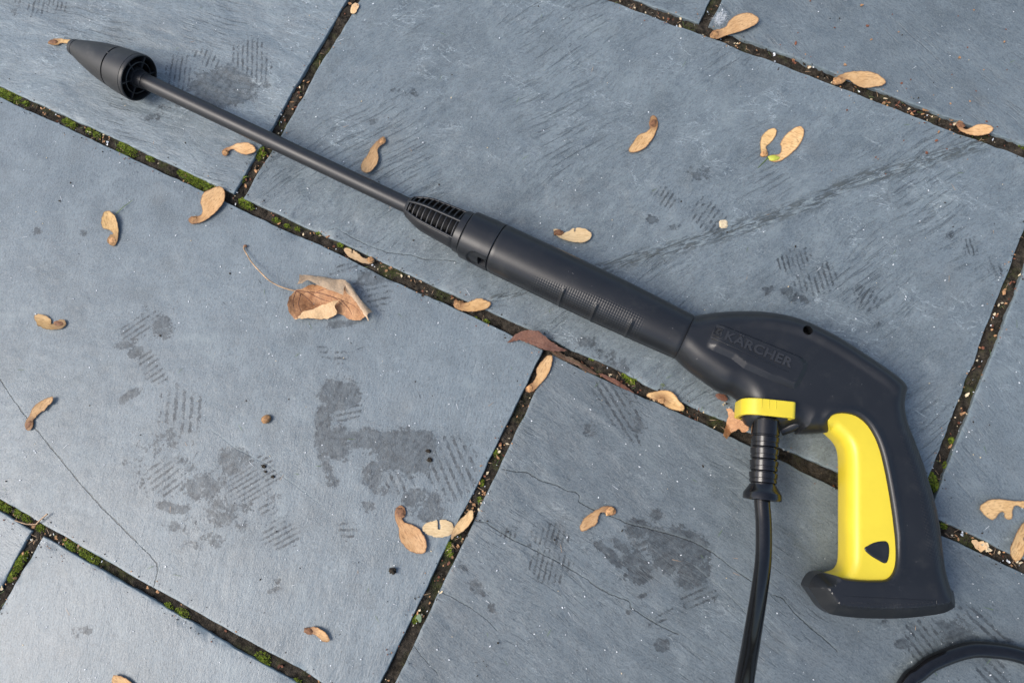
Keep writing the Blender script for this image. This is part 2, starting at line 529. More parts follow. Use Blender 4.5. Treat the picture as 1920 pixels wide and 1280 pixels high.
def leaf_material(name, a, b, dark, vs=60):
    N = NT(name)
    co = N.n('TexCoord').outputs['Object']
    p = N.noise(co, 110, 5, 0.65, 0.4)
    c = N.mix(N.ramp(p, 0.3, 0.72), a, b)
    v = N.n('TexVoronoi', feature='DISTANCE_TO_EDGE'); v.inputs['Scale'].default_value = vs * 6
    N.l(co, v.inputs['Vector'])
    c = N.mix(N.ramp(v.outputs['Distance'], 0.0, 0.05, 0.55, 0.0), c, dark)
    c = N.mix(N.ramp(N.noise(co, 70, 5, 0.7), 0.52, 0.75, 0, 0.75), c, dark)
    N.l(c, N.b.inputs['Base Color'])
    N.b.inputs['Roughness'].default_value = 0.6
    N.b.inputs['Specular IOR Level'].default_value = 0.35
    N.l(N.bump(N.math('ADD', p, v.outputs['Distance']), 0.6, 0.0005), N.b.inputs['Normal'])
    return N.m


M = {}
M['slate'] = slate_material()
M['soil'] = soil_material()
M['black'] = plastic_material('black_plastic', (0.0095, 0.0104, 0.0118), 0.34)
M['knurl'] = plastic_material('black_grip_plastic', (0.0095, 0.0104, 0.0118), 0.34, knurl=True)
M['letter'] = plastic_material('matte_letter_plastic', (0.0165, 0.018, 0.021), 0.50)
M['lance'] = plastic_material('dark_lance_plastic', (0.0125, 0.0130, 0.0145), 0.38)
M['nozzle'] = plastic_material('weathered_nozzle_plastic', (0.020, 0.020, 0.0195), 0.42, dust=0.35)
M['void'] = simple('shadow_black_plastic', (0.006, 0.006, 0.006), 0.7, spec=0.2)
M['gloss'] = simple('glossy_black_rubber', (0.006, 0.006, 0.007), 0.17, 0.2, 90, 0.08, 0.0002)
M['hose'] = simple('black_hose_rubber', (0.006, 0.006, 0.0065), 0.15, 0.2, 260, 0.12, 0.0001)
M['yellow'] = simple('yellow_plastic', (0.69, 0.535, 0.034), 0.36, 0.06, 22, 0.05, 0.0001)
M['wing'] = wing_material()
M['seed'] = simple('dry_seed', (0.40, 0.215, 0.090), 0.6, 0.45, 420, 0.7, 0.0005, 0.3, 0.5)
M['seed_dark'] = simple('dark_seed', (0.20, 0.095, 0.045), 0.6, 0.4, 420, 0.7, 0.0005, 0.3)
M['seed_green'] = simple('green_seed', (0.46, 0.47, 0.060), 0.5, 0.15, 250, 0.3, 0.0003)
M['leaf'] = leaf_material('dry_leaf', (0.50, 0.265, 0.120), (0.34, 0.155, 0.064), (0.13, 0.054, 0.024))
M['leaf_pale'] = leaf_material('dry_leaf_underside', (0.58, 0.42, 0.265), (0.47, 0.325, 0.195), (0.24, 0.165, 0.11))
M['leaf_tan'] = leaf_material('dry_leaf_fold', (0.74, 0.50, 0.27), (0.66, 0.42, 0.205), (0.46, 0.265, 0.115))
M['leaf_red'] = leaf_material('brown_leaf', (0.165, 0.070, 0.040), (0.115, 0.050, 0.032), (0.055, 0.024, 0.017))
M['leaf_olive'] = leaf_material('olive_brown_leaf', (0.105, 0.066, 0.034), (0.065, 0.040, 0.022), (0.030, 0.018, 0.012))
M['stalk'] = simple('dry_stalk', (0.42, 0.27, 0.15), 0.5, 0.35, 200)
M['moss'] = simple('moss_green', (0.165, 0.225, 0.018), 0.7, 0.5, 500, spec=0.2)
M['moss2'] = simple('moss_olive', (0.110, 0.125, 0.020), 0.75, 0.5, 500, spec=0.2)
M['cream'] = simple('cream_flake', (0.62, 0.50, 0.32), 0.7, 0.2, 500, spec=0.3)
M['tan'] = simple('tan_flake', (0.40, 0.215, 0.10), 0.7, 0.35, 500, spec=0.3)
M['rust'] = simple('rust_flake', (0.17, 0.065, 0.035), 0.7, 0.4, 500, spec=0.3)
M['white'] = simple('white_grit', (0.66, 0.68, 0.68), 0.6, 0.15, 500)
M['dark'] = simple('dark_crumb', (0.035, 0.028, 0.020), 0.9, 0.4, 500, 0.6, 0.0004, 0.2)
M['grass'] = simple('grass_green', (0.10, 0.16, 0.035), 0.5, 0.3, 200)

# ------------------------------------------------------------------ setting: ground, slabs, joints
gm = bpy.data.meshes.new('ground')
gm.from_pydata([(-120, -120, -0.045), (120, -120, -0.045), (120, 120, -0.045), (-120, 120, -0.045)], [], [(0, 1, 2, 3)])
tag(link('ground', gm, M['soil']), 'dark earth under the paving', 'ground', kind='structure')

patio = empty('patio', (0, 0, 0))
tag(patio, 'blue-grey slate paving laid in running bond with open joints', 'patio', kind='structure')

# stains: (px, py, half length along stripes, half width across, stripe direction deg (y down), stripe period px or 0, strength)
STAINS = [
 (335,142,40,28,-82,9,1.0),(425,160,72,40,-8,0,1.1),(470,122,46,36,-88,9,1.1),(395,120,26,40,-70,9,0.6),(400,172,60,22,8,0,0.75),
 (60,8,22,40,-80,9,0.6),(105,8,16,22,-75,8,0.7),(30,20,10,10,0,0,0.5),
 (1246,368,17,26,-56,9,0.85),(1325,405,26,44,-54,10,0.85),(1222,412,11,9,60,0,0.8),(1300,395,14,12,0,0,0.5),(1265,425,14,6,-10,0,0.5),(1310,325,26,18,30,0,0.35),
 (1490,488,22,32,72,9,0.95),(1532,522,27,42,72,10,0.95),(1484,552,20,11,25,0,0.85),(1437,545,16,8,-30,0,0.6),(1505,558,16,8,20,0,0.7),
 (1628,560,20,28,-58,10,0.85),(1610,540,10,10,0,0,0.5),(1826,462,18,18,78,8,0.7),(1866,500,28,12,72,12,0.65),(1784,440,8,7,0,0,0.6),(1645,608,14,5,-20,0,0.6),
 (262,612,50,20,-34,9,0.9),(303,612,22,22,30,0,0.85),(240,640,30,14,-30,0,0.6),(255,660,18,12,-20,0,0.8),(284,690,20,36,-33,10,0.85),(245,740,30,9,-30,0,0.6),(276,590,10,24,-10,0,0.5),
 (340,772,48,46,-86,15,0.75),(320,812,45,12,-25,0,0.6),
 (440,865,32,30,10,0,0.8),(470,905,62,36,-31,9,1.0),(470,900,50,34,-31,0,0.7),(382,912,55,26,-10,0,0.7),(312,895,38,42,-36,11,0.75),(322,952,34,11,12,0,0.7),(435,945,60,34,-30,0,0.6),
 (528,1000,34,32,-28,10,0.9),(500,955,20,20,-30,10,0.7),(318,985,20,12,0,0,0.5),(400,1010,30,18,0,0,0.5),(300,870,70,60,-30,0,0.32),(420,960,110,60,-30,0,0.28),
 (636,742,36,36,-20,0,0.95),(650,772,30,20,-10,11,0.8),(606,800,16,56,5,0,0.85),(628,830,36,30,40,0,0.95),(690,822,48,20,0,0,0.95),(765,850,72,48,-5,0,1.0),(845,872,60,48,66,14,1.0),
 (700,890,18,30,0,0,0.8),(740,900,34,24,66,13,0.85),(612,872,10,40,-15,0,0.7),(622,905,14,10,0,0,0.6),(800,960,42,20,0,0,0.6),(715,920,20,10,0,0,0.7),(790,935,40,20,0,0,0.7),(650,990,18,22,0,12,0.6),(690,950,14,12,0,0,0.6),(800,840,40,30,0,0,0.6),
 (700,520,40,22,-12,0,0.8),(708,548,28,34,-14,11,0.8),(650,502,34,10,-18,9,0.7),(640,607,36,8,-10,0,0.8),(603,658,10,12,0,10,0.7),(640,668,24,14,0,12,0.6),
 (1160,760,74,30,58,12,0.95),(1182,790,30,22,50,0,0.9),(1140,735,40,10,60,0,0.7),(1170,745,24,30,62,12,0.7),(1108,806,14,16,20,0,0.7),(1150,680,40,22,20,0,0.5),(1100,640,20,12,0,0,0.6),(1162,692,20,18,45,0,0.7),
 (1034,1002,26,36,-76,10,0.85),(1032,1062,34,40,-78,10,0.9),(955,1000,14,20,-80,9,0.7),(990,1020,8,8,0,0,0.5),
 (1265,1030,72,44,14,0,1.0),(1230,1028,44,26,-26,11,0.9),(1195,990,24,20,10,0,0.9),(1200,1060,34,40,60,0,0.85),(1300,1080,34,30,-20,0,0.85),(1308,1118,36,22,-24,11,0.95),(1142,1038,40,9,42,0,0.95),(1160,1020,20,9,45,0,0.7),(1262,1150,40,12,-26,12,0.6),(1290,1005,30,12,15,0,0.8),
 (1230,966,14,12,40,0,0.85),(896,1104,24,12,38,0,0.85),(922,1140,12,6,60,0,0.7),(868,1062,16,6,50,0,0.7),(1203,1117,10,5,-20,0,0.8),(1180,1150,6,6,0,0,0.8),(1205,1135,5,4,0,0,0.7),(1243,1210,16,16,60,0,0.8),(1218,1172,8,6,0,0,0.6),
 (1838,1168,72,22,42,14,0.9),(1862,1190,34,14,42,0,0.8),(1740,1200,44,46,52,12,0.9),(1790,1190,52,26,20,0,0.85),(1862,1262,44,26,46,13,0.85),(1694,1206,14,10,0,0,0.85),(1893,1200,8,6,0,0,0.6),(1830,1190,50,18,30,0,0.7),(1660,1165,10,8,0,0,0.5),
 (160,1180,12,12,0,0,0.5),(142,1185,9,12,0,0,0.55),(520,1090,8,5,0,0,0.7),(515,1105,18,5,-15,0,0.6),(70,434,7,7,0,0,0.8),(158,436,8,6,0,0,0.8),
 (745,150,10,8,0,0,0.4),(740,170,8,6,0,0,0.5),(700,228,8,6,0,0,0.6),(770,175,14,10,0,0,0.4),(1340,690,10,8,0,0,0.3),(480,340,80,30,-20,0,0.0),
 (320,200,70,12,-30,0,0.35),(360,165,40,14,5,0,0.4),
]
CRACKS = [
 ([(0,710),(20,742),(40,770),(62,798),(105,850),(150,905),(190,950),(240,1000),(280,1040),(293,1055),(296,1070),(288,1100)],1.25),
 ([(617,430),(632,428),(662,446),(690,460),(722,472),(750,476),(772,478),(794,486),(818,486),(856,490)],0.8),
 ([(941,879),(974,885),(986,884),(1015,901),(1045,910),(1063,920),(1078,922),(1087,929),(1085,941),(1110,954),(1149,968),(1179,982),(1207,988),(1230,994),(1263,1003),(1302,1016),(1334,1034),(1370,1062),(1413,1092)],0.95),
 ([(891,975),(912,980),(932,994),(962,1012),(1000,1030),(1030,1045),(1060,1061),(1101,1086),(1116,1098),(1143,1113),(1182,1128),(1182,1137),(1208,1155),(1240,1175),(1276,1190)],0.95),
 ([(825,1109),(852,1122),(882,1140),(912,1161),(932,1182)],0.7),
 ([(760,1190),(790,1230),(820,1262)],0.6),
 ([(1449,1114),(1467,1120),(1488,1147),(1521,1178),(1548,1199),(1570,1220)],1.0),
 ([(395,805),(440,840),(500,870),(560,915),(600,945)],0.22),
 ([(1300,1060),(1350,1100),(1400,1150)],0.3),
]
RIDGES = [([(1060,535),(1130,505),(1190,485),(1240,470),(1284,459),(1355,440),(1415,418),(1475,396),(1533,377),(1559,359),(1595,341),(1700,312),(1840,270)],20),
          ([(925,560),(960,552),(1000,540)],9)]


def polyline_closeness(Q, polys):
    best = np.zeros(len(Q))
    for pts, w in polys:
        W = np.array([tuple(gp(*p))[:2] for p in pts])
        lo = W.min(0) - 0.03; hi = W.max(0) + 0.03
        sel = np.where(((Q > lo) & (Q < hi)).all(1))[0]
        if not len(sel): continue
        d = seg_dist(Q[sel], W[:-1], W[1:])
        best[sel] = np.maximum(best[sel], np.clip(1 - d / (0.010 * w), 0, 1))
    return best


def crack_field(Q):
    best = np.full(len(Q), 0.010); sg = np.ones(len(Q)); on = np.zeros(len(Q))
    for pts, w in CRACKS:
        W = np.array([tuple(gp(*p))[:2] for p in pts])
        lo = W.min(0) - 0.02; hi = W.max(0) + 0.02
        sel = np.where(((Q > lo) & (Q < hi)).all(1))[0]
        if not len(sel): continue
        q = Q[sel]; n = len(W) - 1
        for k in range(n):
            a, b_ = W[k], W[k + 1]; ab = b_ - a
            t = ((q - a) @ ab) / (ab @ ab); tc = np.clip(t, 0, 1)
            d = np.linalg.norm(q - (a + tc[:, None] * ab), axis=1)
            cr_ = ab[0] * (q[:, 1] - a[1]) - ab[1] * (q[:, 0] - a[0])
            end = ((k == 0) & (t < 0)) | ((k == n - 1) & (t > 1))
            up = d < best[sel] - 1e-9
            ii = sel[up]
            best[ii] = d[up]; sg[ii] = np.where(cr_[up] >= 0, 1, -1); on[ii] = np.where(end[up], 0, w) * (d[up] < 0.007)
    return best * sg * 1000, on


def add_attr(me, name, arr):
    a = me.attributes.new(name, 'FLOAT', 'POINT')
    a.data.foreach_set('value', np.asarray(arr, np.float32))


def make_slab(x0, x1, y0, y1, tone, streak, riven, res=0.0020, detailed=True, seed=0):
    e = np.array([0, 0.0004, 0.0011, 0.0035])
    def axis(a, b):
        n = max(2, int((b - a - 0.007) / res)) if detailed else 2
        return np.concatenate([a + e, np.linspace(a + 0.0035, b - 0.0035, n + 1)[1:-1], (b - e)[::-1]])
    xs, ys = axis(x0, x1), axis(y0, y1)
    X, Y = np.meshgrid(xs, ys, indexing='ij')
    nx, ny = X.shape
    dl, dr, db, dt = X - x0, x1 - X, Y - y0, y1 - Y
    de = np.minimum(np.minimum(dl, dr), np.minimum(db, dt))
    o = seed * 31.7
    ex = lambda t, s: 0.0016 * fbm(t * 14 + s, t * 0 + s, 2) + 0.0010 * fbm(t * 75 + s, t * 0 + 2 * s, 3)
    fall = lambda d: np.clip(1 - d / 0.02, 0, 1) ** 2
    Xd = X + ex(Y, o + 1) * fall(dl) + ex(Y, o + 5) * fall(dr)
    Yd = Y + ex(X, o + 9) * fall(db) + ex(X, o + 13) * fall(dt)
    c, s = math.cos(streak), math.sin(streak)
    U, W = c * X - s * Y, s * X + c * Y
    Zs = 0.0006 * fbm(X * 9 + o, Y * 9, 3) + riven * 0.0009 * fbm(U * 22 + o, W * 70, 4) + 0.00018 * fbm(X * 160, Y * 160 + o, 2)
    tt = fbm(U * 6 + o, W * 19 + o, 4) * 3.2; fr_ = tt - np.floor(tt)
    Zs = Zs + riven * 0.0009 * (np.floor(tt) + np.clip((fr_ - 0.80) / 0.20, 0, 1))
    if detailed:
        rcl = polyline_closeness(np.c_[X.ravel(), Y.ravel()], RIDGES_W).reshape(X.shape)
        Zs = Zs + 0.0008 * rcl ** 1.5 * (0.6 + 1.2 * fbm(U * 60, W * 60, 3)) + 0.0004 * np.clip(rcl * 3, 0, 1)
    # rounded, slightly chipped arris
    chip = np.clip(fbm(X * 55 + o, Y * 55, 3) - 0.18, 0, 1) * 0.004
    Zs = Zs - np.interp(de, [0, 0.0004, 0.0011, 0.0035, 0.006], [0.0006, 0.00012, 0.0, 0, 0]) - chip * np.clip(1 - de / 0.006, 0, 1)
    Q = np.c_[Xd.ravel(), Yd.ravel()]
    V = np.c_[Q, Zs.ravel()]
    nt = len(V)
    idx = np.arange(nt).reshape(nx, ny)
    F = np.stack([idx[:-1, :-1], idx[1:, :-1], idx[1:, 1:], idx[:-1, 1:]], -1).reshape(-1, 4)
    loop = list(idx[:, 0]) + list(idx[-1, 1:]) + list(idx[-2::-1, -1]) + list(idx[0, -2:0:-1])
    lowv = V[loop].copy(); lowv[:, 2] = -0.024
    L = len(loop)
    sk = np.array([(loop[(i + 1) % L], loop[i], nt + i, nt + (i + 1) % L) for i in range(L)])
    me = bpy.data.meshes.new('paving_slab')
    VV = np.concatenate([V, lowv]); FF = np.concatenate([F, sk])
    me.vertices.add(len(VV)); me.vertices.foreach_set('co', VV.astype(np.float32).ravel())
    me.loops.add(FF.size); me.loops.foreach_set('vertex_index', FF.astype(np.int32).ravel())
    me.polygons.add(len(FF)); me.polygons.foreach_set('loop_start', np.arange(0, FF.size, 4, dtype=np.int32))
    me.update(calc_edges=True); me.validate()
    QQ = VV[:, :2]
    add_attr(me, 'edge', np.r_[np.clip(1 - de.ravel() / 0.007, 0, 1), np.ones(L)])
    if detailed:
        cd, con = crack_field(QQ)
        add_attr(me, 'crack', cd); add_attr(me, 'crack_on', con)
        add_attr(me, 'ridge', polyline_closeness(QQ, RIDGES_W))
        best = np.zeros(len(QQ)); ph = np.zeros(len(QQ)); sp = np.zeros(len(QQ))
        for (px, py, a, b, ang, per, k) in STAINS:
            if k <= 0: continue
            r = math.radians(ang)
            c0 = np.array(gp(px, py))[:2]
            va = np.array(gp(px + math.cos(r) * 20, py + math.sin(r) * 20))[:2] - c0
            vb = np.array(gp(px - math.sin(r) * 20, py + math.cos(r) * 20))[:2] - c0
            Mi = np.linalg.inv(np.stack([va / 20 * a, vb / 20 * b], 1))
            D = QQ - c0
            sel = np.where((np.abs(D) < 0.09).all(1))[0]
            if not len(sel): continue
            st = D[sel] @ Mi.T
            rr = np.sqrt((st ** 2).sum(1))
            f = k * np.clip((1.25 - rr) / 0.6, 0, 1)
            better = f > best[sel]
            i = sel[better]
            best[i] = f[better]
            if per:
                ph[i] = st[better, 1] * b / per; sp[i] = 1
            else:
                sp[i] = 0.14; ph[i] = (st[better, 1] * b * 0.75 + st[better, 0] * a * 0.66) / 11.0
        add_attr(me, 'stain', best); add_attr(me, 'tread', ph); add_attr(me, 'striped', sp)
    ob = link('paving_slab', me, M['slate'], patio, 38)
    ob['tone'] = tone; ob['streak'] = streak; ob['riven'] = riven
    return ob


RIDGES_W = [(p, w * 0.055) for p, w in RIDGES]
D2 = math.radians
# rows of the bond: (y0, y1), with x ranges; the nine slabs in view are the detailed ones
YB = (-0.2030, 0.0997); YA = (0.1097, 0.4132); YT = (0.4230, 0.7250); YC = (-0.5140, -0.2114)
view = [  # tone: each slab's own colour, plus the brighter left-hand light painted in
 (-0.9730, -0.3720, *YA, 1.12, D2(-8), 0.85), (-0.3612, 0.2400, *YA, 1.00, D2(-58), 1.0), (0.2505, 0.8510, *YA, 0.95, D2(25), 0.35),
 (-0.6675, -0.0665, *YB, 1.08, D2(80), 0.12), (-0.0565, 0.5440, *YB, 0.80, D2(8), 0.55),
 (-0.6700, -0.0690, *YT, 0.95, D2(-30), 0.6), (-0.0600, 0.5410, *YT, 0.88, D2(20), 0.60),
 (-0.9760, -0.3750, *YC, 1.10, D2(10), 0.06), (-0.3643, 0.2370, *YC, 1.10, D2(70), 0.06),
]
for i, v in enumerate(view):
    make_slab(*v, seed=i + 1)
# the same bond goes on around the frame
rows = [(-0.826, -0.524), YC, YB, YA, YT, (0.735, 1.037)]
for r, (y0, y1) in enumerate(rows):
    off = -0.367 if r % 2 == 1 else -0.0617
    for k in range(-3, 4):
        xa = off + 0.0055 + k * 0.6117; xb = xa + 0.6007
        if xb < -1.7 or xa > 1.6: continue
        if any(abs((xa + xb) / 2 - (q[0] + q[1]) / 2) < 0.1 and abs(y0 - q[2]) < 0.05 for q in view): continue
        make_slab(xa, xb, y0, y1, 0.94 + 0.1 * rng.random(), rng.uniform(-1, 1), rng.uniform(0.1, 0.8), detailed=False, seed=20 + r * 7 + k)

# joint filling: one lumpy strip of earth per joint line, joined (nobody could count it)
JOINTS = []   # (ax, ay, bx, by, half width)
for y in (0.1047, 0.4181, -0.2072): JOINTS.append((-0.95, y, 0.85, y, 0.0085))
for x, y0, y1 in ((-0.3666, 0.112, 0.411), (0.2453, 0.112, 0.411), (-0.0615, -0.201, 0.098), (-0.3697, -0.512, -0.213), (-0.0645, 0.425, 0.724), (0.2420, -0.512, -0.213), (-0.672, -0.201, 0.098)):
    JOINTS.append((x, y0, x, y1, 0.0085))
SV, SF = [], []
for (ax, ay, bx, by, hw) in JOINTS:
    A = np.array([ax, ay]); B = np.array([bx, by]); L = np.linalg.norm(B - A); u = (B - A) / L; w = np.array([-u[1], u[0]])
    n = int(L / 0.0012); m = 13
    t = np.linspace(0, L, n); s = np.linspace(-hw, hw, m)
    T, S = np.meshgrid(t, s, indexing='ij')
    X = A[0] + u[0] * T + w[0] * S; Y = A[1] + u[1] * T + w[1] * S
    Z = -0.0040 + 0.0030 * fbm(X * 60, Y * 60, 3) + 0.0018 * fbm(X * 380, Y * 380, 2) + (0.0004 if u[0] > 0.5 else 0)
    b = len(SV)
    SV += list(np.c_[X.ravel(), Y.ravel(), Z.ravel()])
    idx = np.arange(n * m).reshape(n, m) + b
    SF += list(np.stack([idx[:-1, :-1], idx[1:, :-1], idx[1:, 1:], idx[:-1, 1:]], -1).reshape(-1, 4)) if u[0] > 0.5 else list(np.stack([idx[:-1, :-1], idx[1:, :-1], idx[1:, 1:], idx[:-1, 1:]], -1).reshape(-1, 4))
js = link('joint_soil', mesh_np('joint_soil', SV, SF), M['soil'], None, 60)
tag(js, 'dark damp soil filling the open joints between the slate slabs', 'soil', kind='stuff')


def on_joint(px, py):
    """nearest joint line to a photo pixel: point, direction"""
    p = gp(px, py, -0.005); q = np.array([p.x, p.y]); best = None
    for (ax, ay, bx, by, hw) in JOINTS:
        A = np.array([ax, ay]); B = np.array([bx, by]); u = (B - A) / np.linalg.norm(B - A)
        t = np.clip((q - A) @ u, 0, np.linalg.norm(B - A)); d = np.linalg.norm(q - (A + u * t))
        if best is None or d < best[0]: best = (d, u, q)
    return best


class Soup:
    """collects many tiny faces into one mesh"""
    def __init__(self): self.v = []; self.f = []; self.m = []

    def poly(self, pts, mi=0):
        b = len(self.v); self.v += [tuple(p) for p in pts]; self.f.append(tuple(range(b, b + len(pts)))); self.m.append(mi)

    def flake(self, c, size, mi, thick=0.3, aspect=1.0, lift=0.25):
        a = rng.uniform(0, 2 * math.pi); k = rng.randint(4, 7)
        ux = Vector((math.cos(a), math.sin(a), rng.uniform(-lift, lift))); uy = Vector((-math.sin(a), math.cos(a), rng.uniform(-lift, lift)))
        top = []; bot = []
        for i in range(k):
            t = 2 * math.pi * (i + rng.uniform(-.3, .3)) / k; r = size * rng.uniform(.6, 1.1) / 2
            p = Vector(c) + ux * (r * aspect * math.cos(t)) + uy * (r * math.sin(t))
            top.append(p + Vector((0, 0, size * thick))); bot.append(p)
        self.poly(top, mi)
        for i in range(k): self.poly([bot[i], bot[(i + 1) % k], top[(i + 1) % k], top[i]], mi)

    def blade(self, p, d, L, w, mi, sag=0.0):
        p = Vector(p); d = Vector(d).normalized(); s = d.cross(Vector((0, 0, 1)))
        s = (s if s.length > .1 else Vector((1, 0, 0))).normalized() * w / 2
        m_ = p + d * L * 0.55; e = p + d * L + Vector((0, 0, -sag * L))
        self.poly([p - s, p + s, m_ + s * .8, m_ - s * .8], mi); self.poly([m_ - s * .8, m_ + s * .8, e], mi)

    def build(self, name, mats, smooth=None):
        me = mesh_np(name, self.v, self.f)
        o = link(name, me, mats, None, smooth)
        me.polygons.foreach_set('material_index', self.m)
        return o


# moss tufts in the joints
MOSS = [(8,178,10),(22,186,13),(40,192,9),(52,198,8),(130,232,8),(140,238,7),(172,248,6),(185,256,6),(235,280,13),(247,287,11),(360,335,11),(372,341,12),(385,347,13),(397,352,10),(345,327,7),(285,300,6),
        (462,383,9),(470,389,6),(488,288,8),(493,294,7),(458,338,5),(540,426,5),(560,432,5),(640,462,6),(655,470,5),
        (6,946,8),(18,952,6),(40,962,7),(55,972,7),(80,990,6),(140,1024,7),(163,1035,8),(178,1046,9),(130,1016,5),(345,1150,9),(320,1135,5),(495,1232,9),(497,1240,8),(560,1275,6),
        (42,1052,9),(38,1060,8),(28,1078,7),(50,1042,6),(843,1028,9),(840,1020,7),(846,1036,5),(900,935,5),(905,905,5),(893,600,6),(912,604,5),(1110,672,5),(1180,715,8),(1190,708,6),(1170,705,5),(1240,722,5),
        (1745,902,10),(1750,912,9),(1742,892,6),(1768,872,5),(1915,278,6),(1780,826,5),(930,850,5),(780,1160,6),(1765,985,6),(600,440,5),(520,415,5)]
ms = Soup()
for (px, py, r) in MOSS:
    if px > 520: r *= 0.65
    d, u, q = on_joint(px, py)
    R = r * 0.00043 * 1.35
    for k in range(int(34 * r)):
        a = rng.uniform(0, 2 * math.pi); rr = R * rng.random() ** 0.62
        off = np.array([math.cos(a), math.sin(a)]) * rr
        off = u * (off @ u) * 1.3 + (off - u * (off @ u)) * 0.8
        h = 0.0024 * (1 - (rr / R) ** 2) * (0.5 + 0.5 * min(1, r / 10))
        p = Vector((q[0] + off[0], q[1] + off[1], -0.0030 + h * rng.uniform(0.5, 1.0)))
        dr = Vector((math.cos(a) * rng.uniform(.2, 1), math.sin(a) * rng.uniform(.2, 1), rng.uniform(0.15, 1.1)))
        ms.blade(p, dr, rng.uniform(.0007, .0017), rng.uniform(.0004, .0007), 0 if rng.random() < .62 else 1, 0.2)
tag(ms.build('moss', [M['moss'], M['moss2']]), 'small green moss tufts growing in the slab joints', 'moss', kind='stuff')

# litter of flakes, husks and fibres in the joints
lt = Soup()
LM = [M['tan'], M['cream'], M['rust'], M['white'], M['dark'], M['stalk'], M['grass']]
for (ax, ay, bx, by, hw) in JOINTS:
    L = math.hypot(bx - ax, by - ay); u = ((bx - ax) / L, (by - ay) / L)
    n = int(L * 1250)
    for k in range(n):
        t = rng.uniform(0, L); s = max(-1, min(1, rng.gauss(0, .55))) * hw * 0.72
        c = (ax + u[0] * t - u[1] * s, ay + u[1] * t + u[0] * s, -0.0030 + rng.uniform(0, 0.0012))
        cl = vnoise(np.array([c[0] * 18.0]), np.array([c[1] * 18.0]))[0]
        if rng.random() > 0.45 + 1.2 * cl: continue
        q = rng.random()
        if q < .86:
            mi = 4 if q < .40 else 0 if q < .58 else 2 if q < .68 else 1 if q < .78 else 3
            sz = rng.uniform(.0008, .0022) * (1.3 if rng.random() < .1 else 1)
            if mi == 3: sz *= .7
            lt.flake(c, sz, mi, 0.3, rng.uniform(1, 2.2), 0.6)
        else:
            a = rng.uniform(0, 6.28)
            lt.blade((c[0], c[1], c[2] + .0012), (math.cos(a), math.sin(a), .15), rng.uniform(.003, .007), .0003, 5 if q < .96 else 6, .3)
for (px, py, sz, mi) in [(1500,112,4,0),(1480,108,3,1),(1485,118,3,0),(1512,128,3,0),(1560,140,3,1),(1449,107,4,3),(1515,133,4,1),(1735,212,4,0),(1755,218,4,0),(1690,190,3,0),(88,218,4,0),(115,236,3.5,3),(205,272,3.5,3),(183,245,4,0),(640,486,5,0),(726,512,4,0),(1355,758,3,1),(905,940,4,1),(900,955,5,1),(912,925,4,0),(1800,775,7,0),(1795,600,3,0),(1840,570,3,0),(1800,1000,4,3),(1840,1022,9,1),(1850,1028,6,1),(1465,840,4,3),(1478,846,3.5,1),(1870,1033,3,1),(1885,1050,4,3),(1905,1052,4,1),(660,12,6,0),(1605,895,9,2),(700,498,3,3),(735,505,4,0),(770,520,3,1),(68,985,5,0),(50,1035,5,0),(10,1100,4,1),(280,1100,4,0),(530,1245,5,2),(300,1108,4,0)]:
    d, u, q = on_joint(px, py)
    for k in range(2):
        lt.flake((q[0] + rng.uniform(-.0012, .0012), q[1] + rng.uniform(-.0012, .0012), -0.0016), sz * 0.00058 * rng.uniform(.7, 1.1), mi, .25, 1.3, .5)
tag(lt.build('joint_litter', LM), 'crumbs, husks and fibres lying in the open joints', 'litter', kind='stuff')

# fine grit scattered on the slabs
gt = Soup()
def slab_ok(x, y):
    for (ax, ay, bx, by, hw) in JOINTS:
        if ax == bx:
            if abs(x - ax) < hw and min(ay, by) - .01 < y < max(ay, by) + .01: return False
        elif abs(y - ay) < hw: return False
    return True
for k in range(1700):
    px, py = rng.uniform(-60, 1980), rng.uniform(-60, 1340)
    w = 1.0 if px > 1350 and py < 300 else 0.75
    if rng.random() > w: continue
    p = gp(px, py, 0.0)
    if not slab_ok(p.x, p.y): continue
    q = rng.random(); warm = px > 1450 and py < 330
    mi = (0 if rng.random() < .5 else 3) if warm and q < .55 else 1 if q < .66 else 2 if q < .74 else 4 if q < .82 else 5 if q < .88 else 1
    sz = rng.choice([.0004, .0005, .0006, .0008, .0011]) * (2.3 if mi in (0, 3) else 1.5 if mi == 4 else 1)
    gt.flake((p.x, p.y, 0.0001), sz, {0: 0, 1: 1, 2: 2, 3: 3, 4: 4, 5: 1}[mi], .35, rng.uniform(1, 1.8), .1)
for k in range(120):
    px, py = rng.uniform(0, 1920), rng.uniform(0, 1280); p = gp(px, py, 0.0006)
    if not slab_ok(p.x, p.y): continue
    a = rng.uniform(0, 6.28)
    gt.blade(p, (math.cos(a), math.sin(a), 0.05), rng.uniform(.003, .008), .00028, rng.choice([5, 6, 6, 4, 1]), 0.05)
for (ax, ay, bx, by, hw) in JOINTS:
    L = math.hypot(bx - ax, by - ay); u = ((bx - ax) / L, (by - ay) / L)
    for k in range(int(L * 260)):
        t = rng.uniform(0, L); sd_ = rng.choice([-1, 1]) * (0.0056 + abs(rng.gauss(0, 0.0030)))
        gt.flake((ax + u[0] * t - u[1] * sd_, ay + u[1] * t + u[0] * sd_, 0.0001), rng.uniform(.0004, .0012), rng.choice([4, 4, 4, 0, 3, 1]), .3, rng.uniform(1, 1.8), .15)
tag(gt.build('grit', [M['tan'], M['white'], M['cream'], M['rust'], M['dark'], M['stalk'], M['grass']]), 'pale specks and tiny plant crumbs scattered over the slabs', 'grit', kind='stuff')

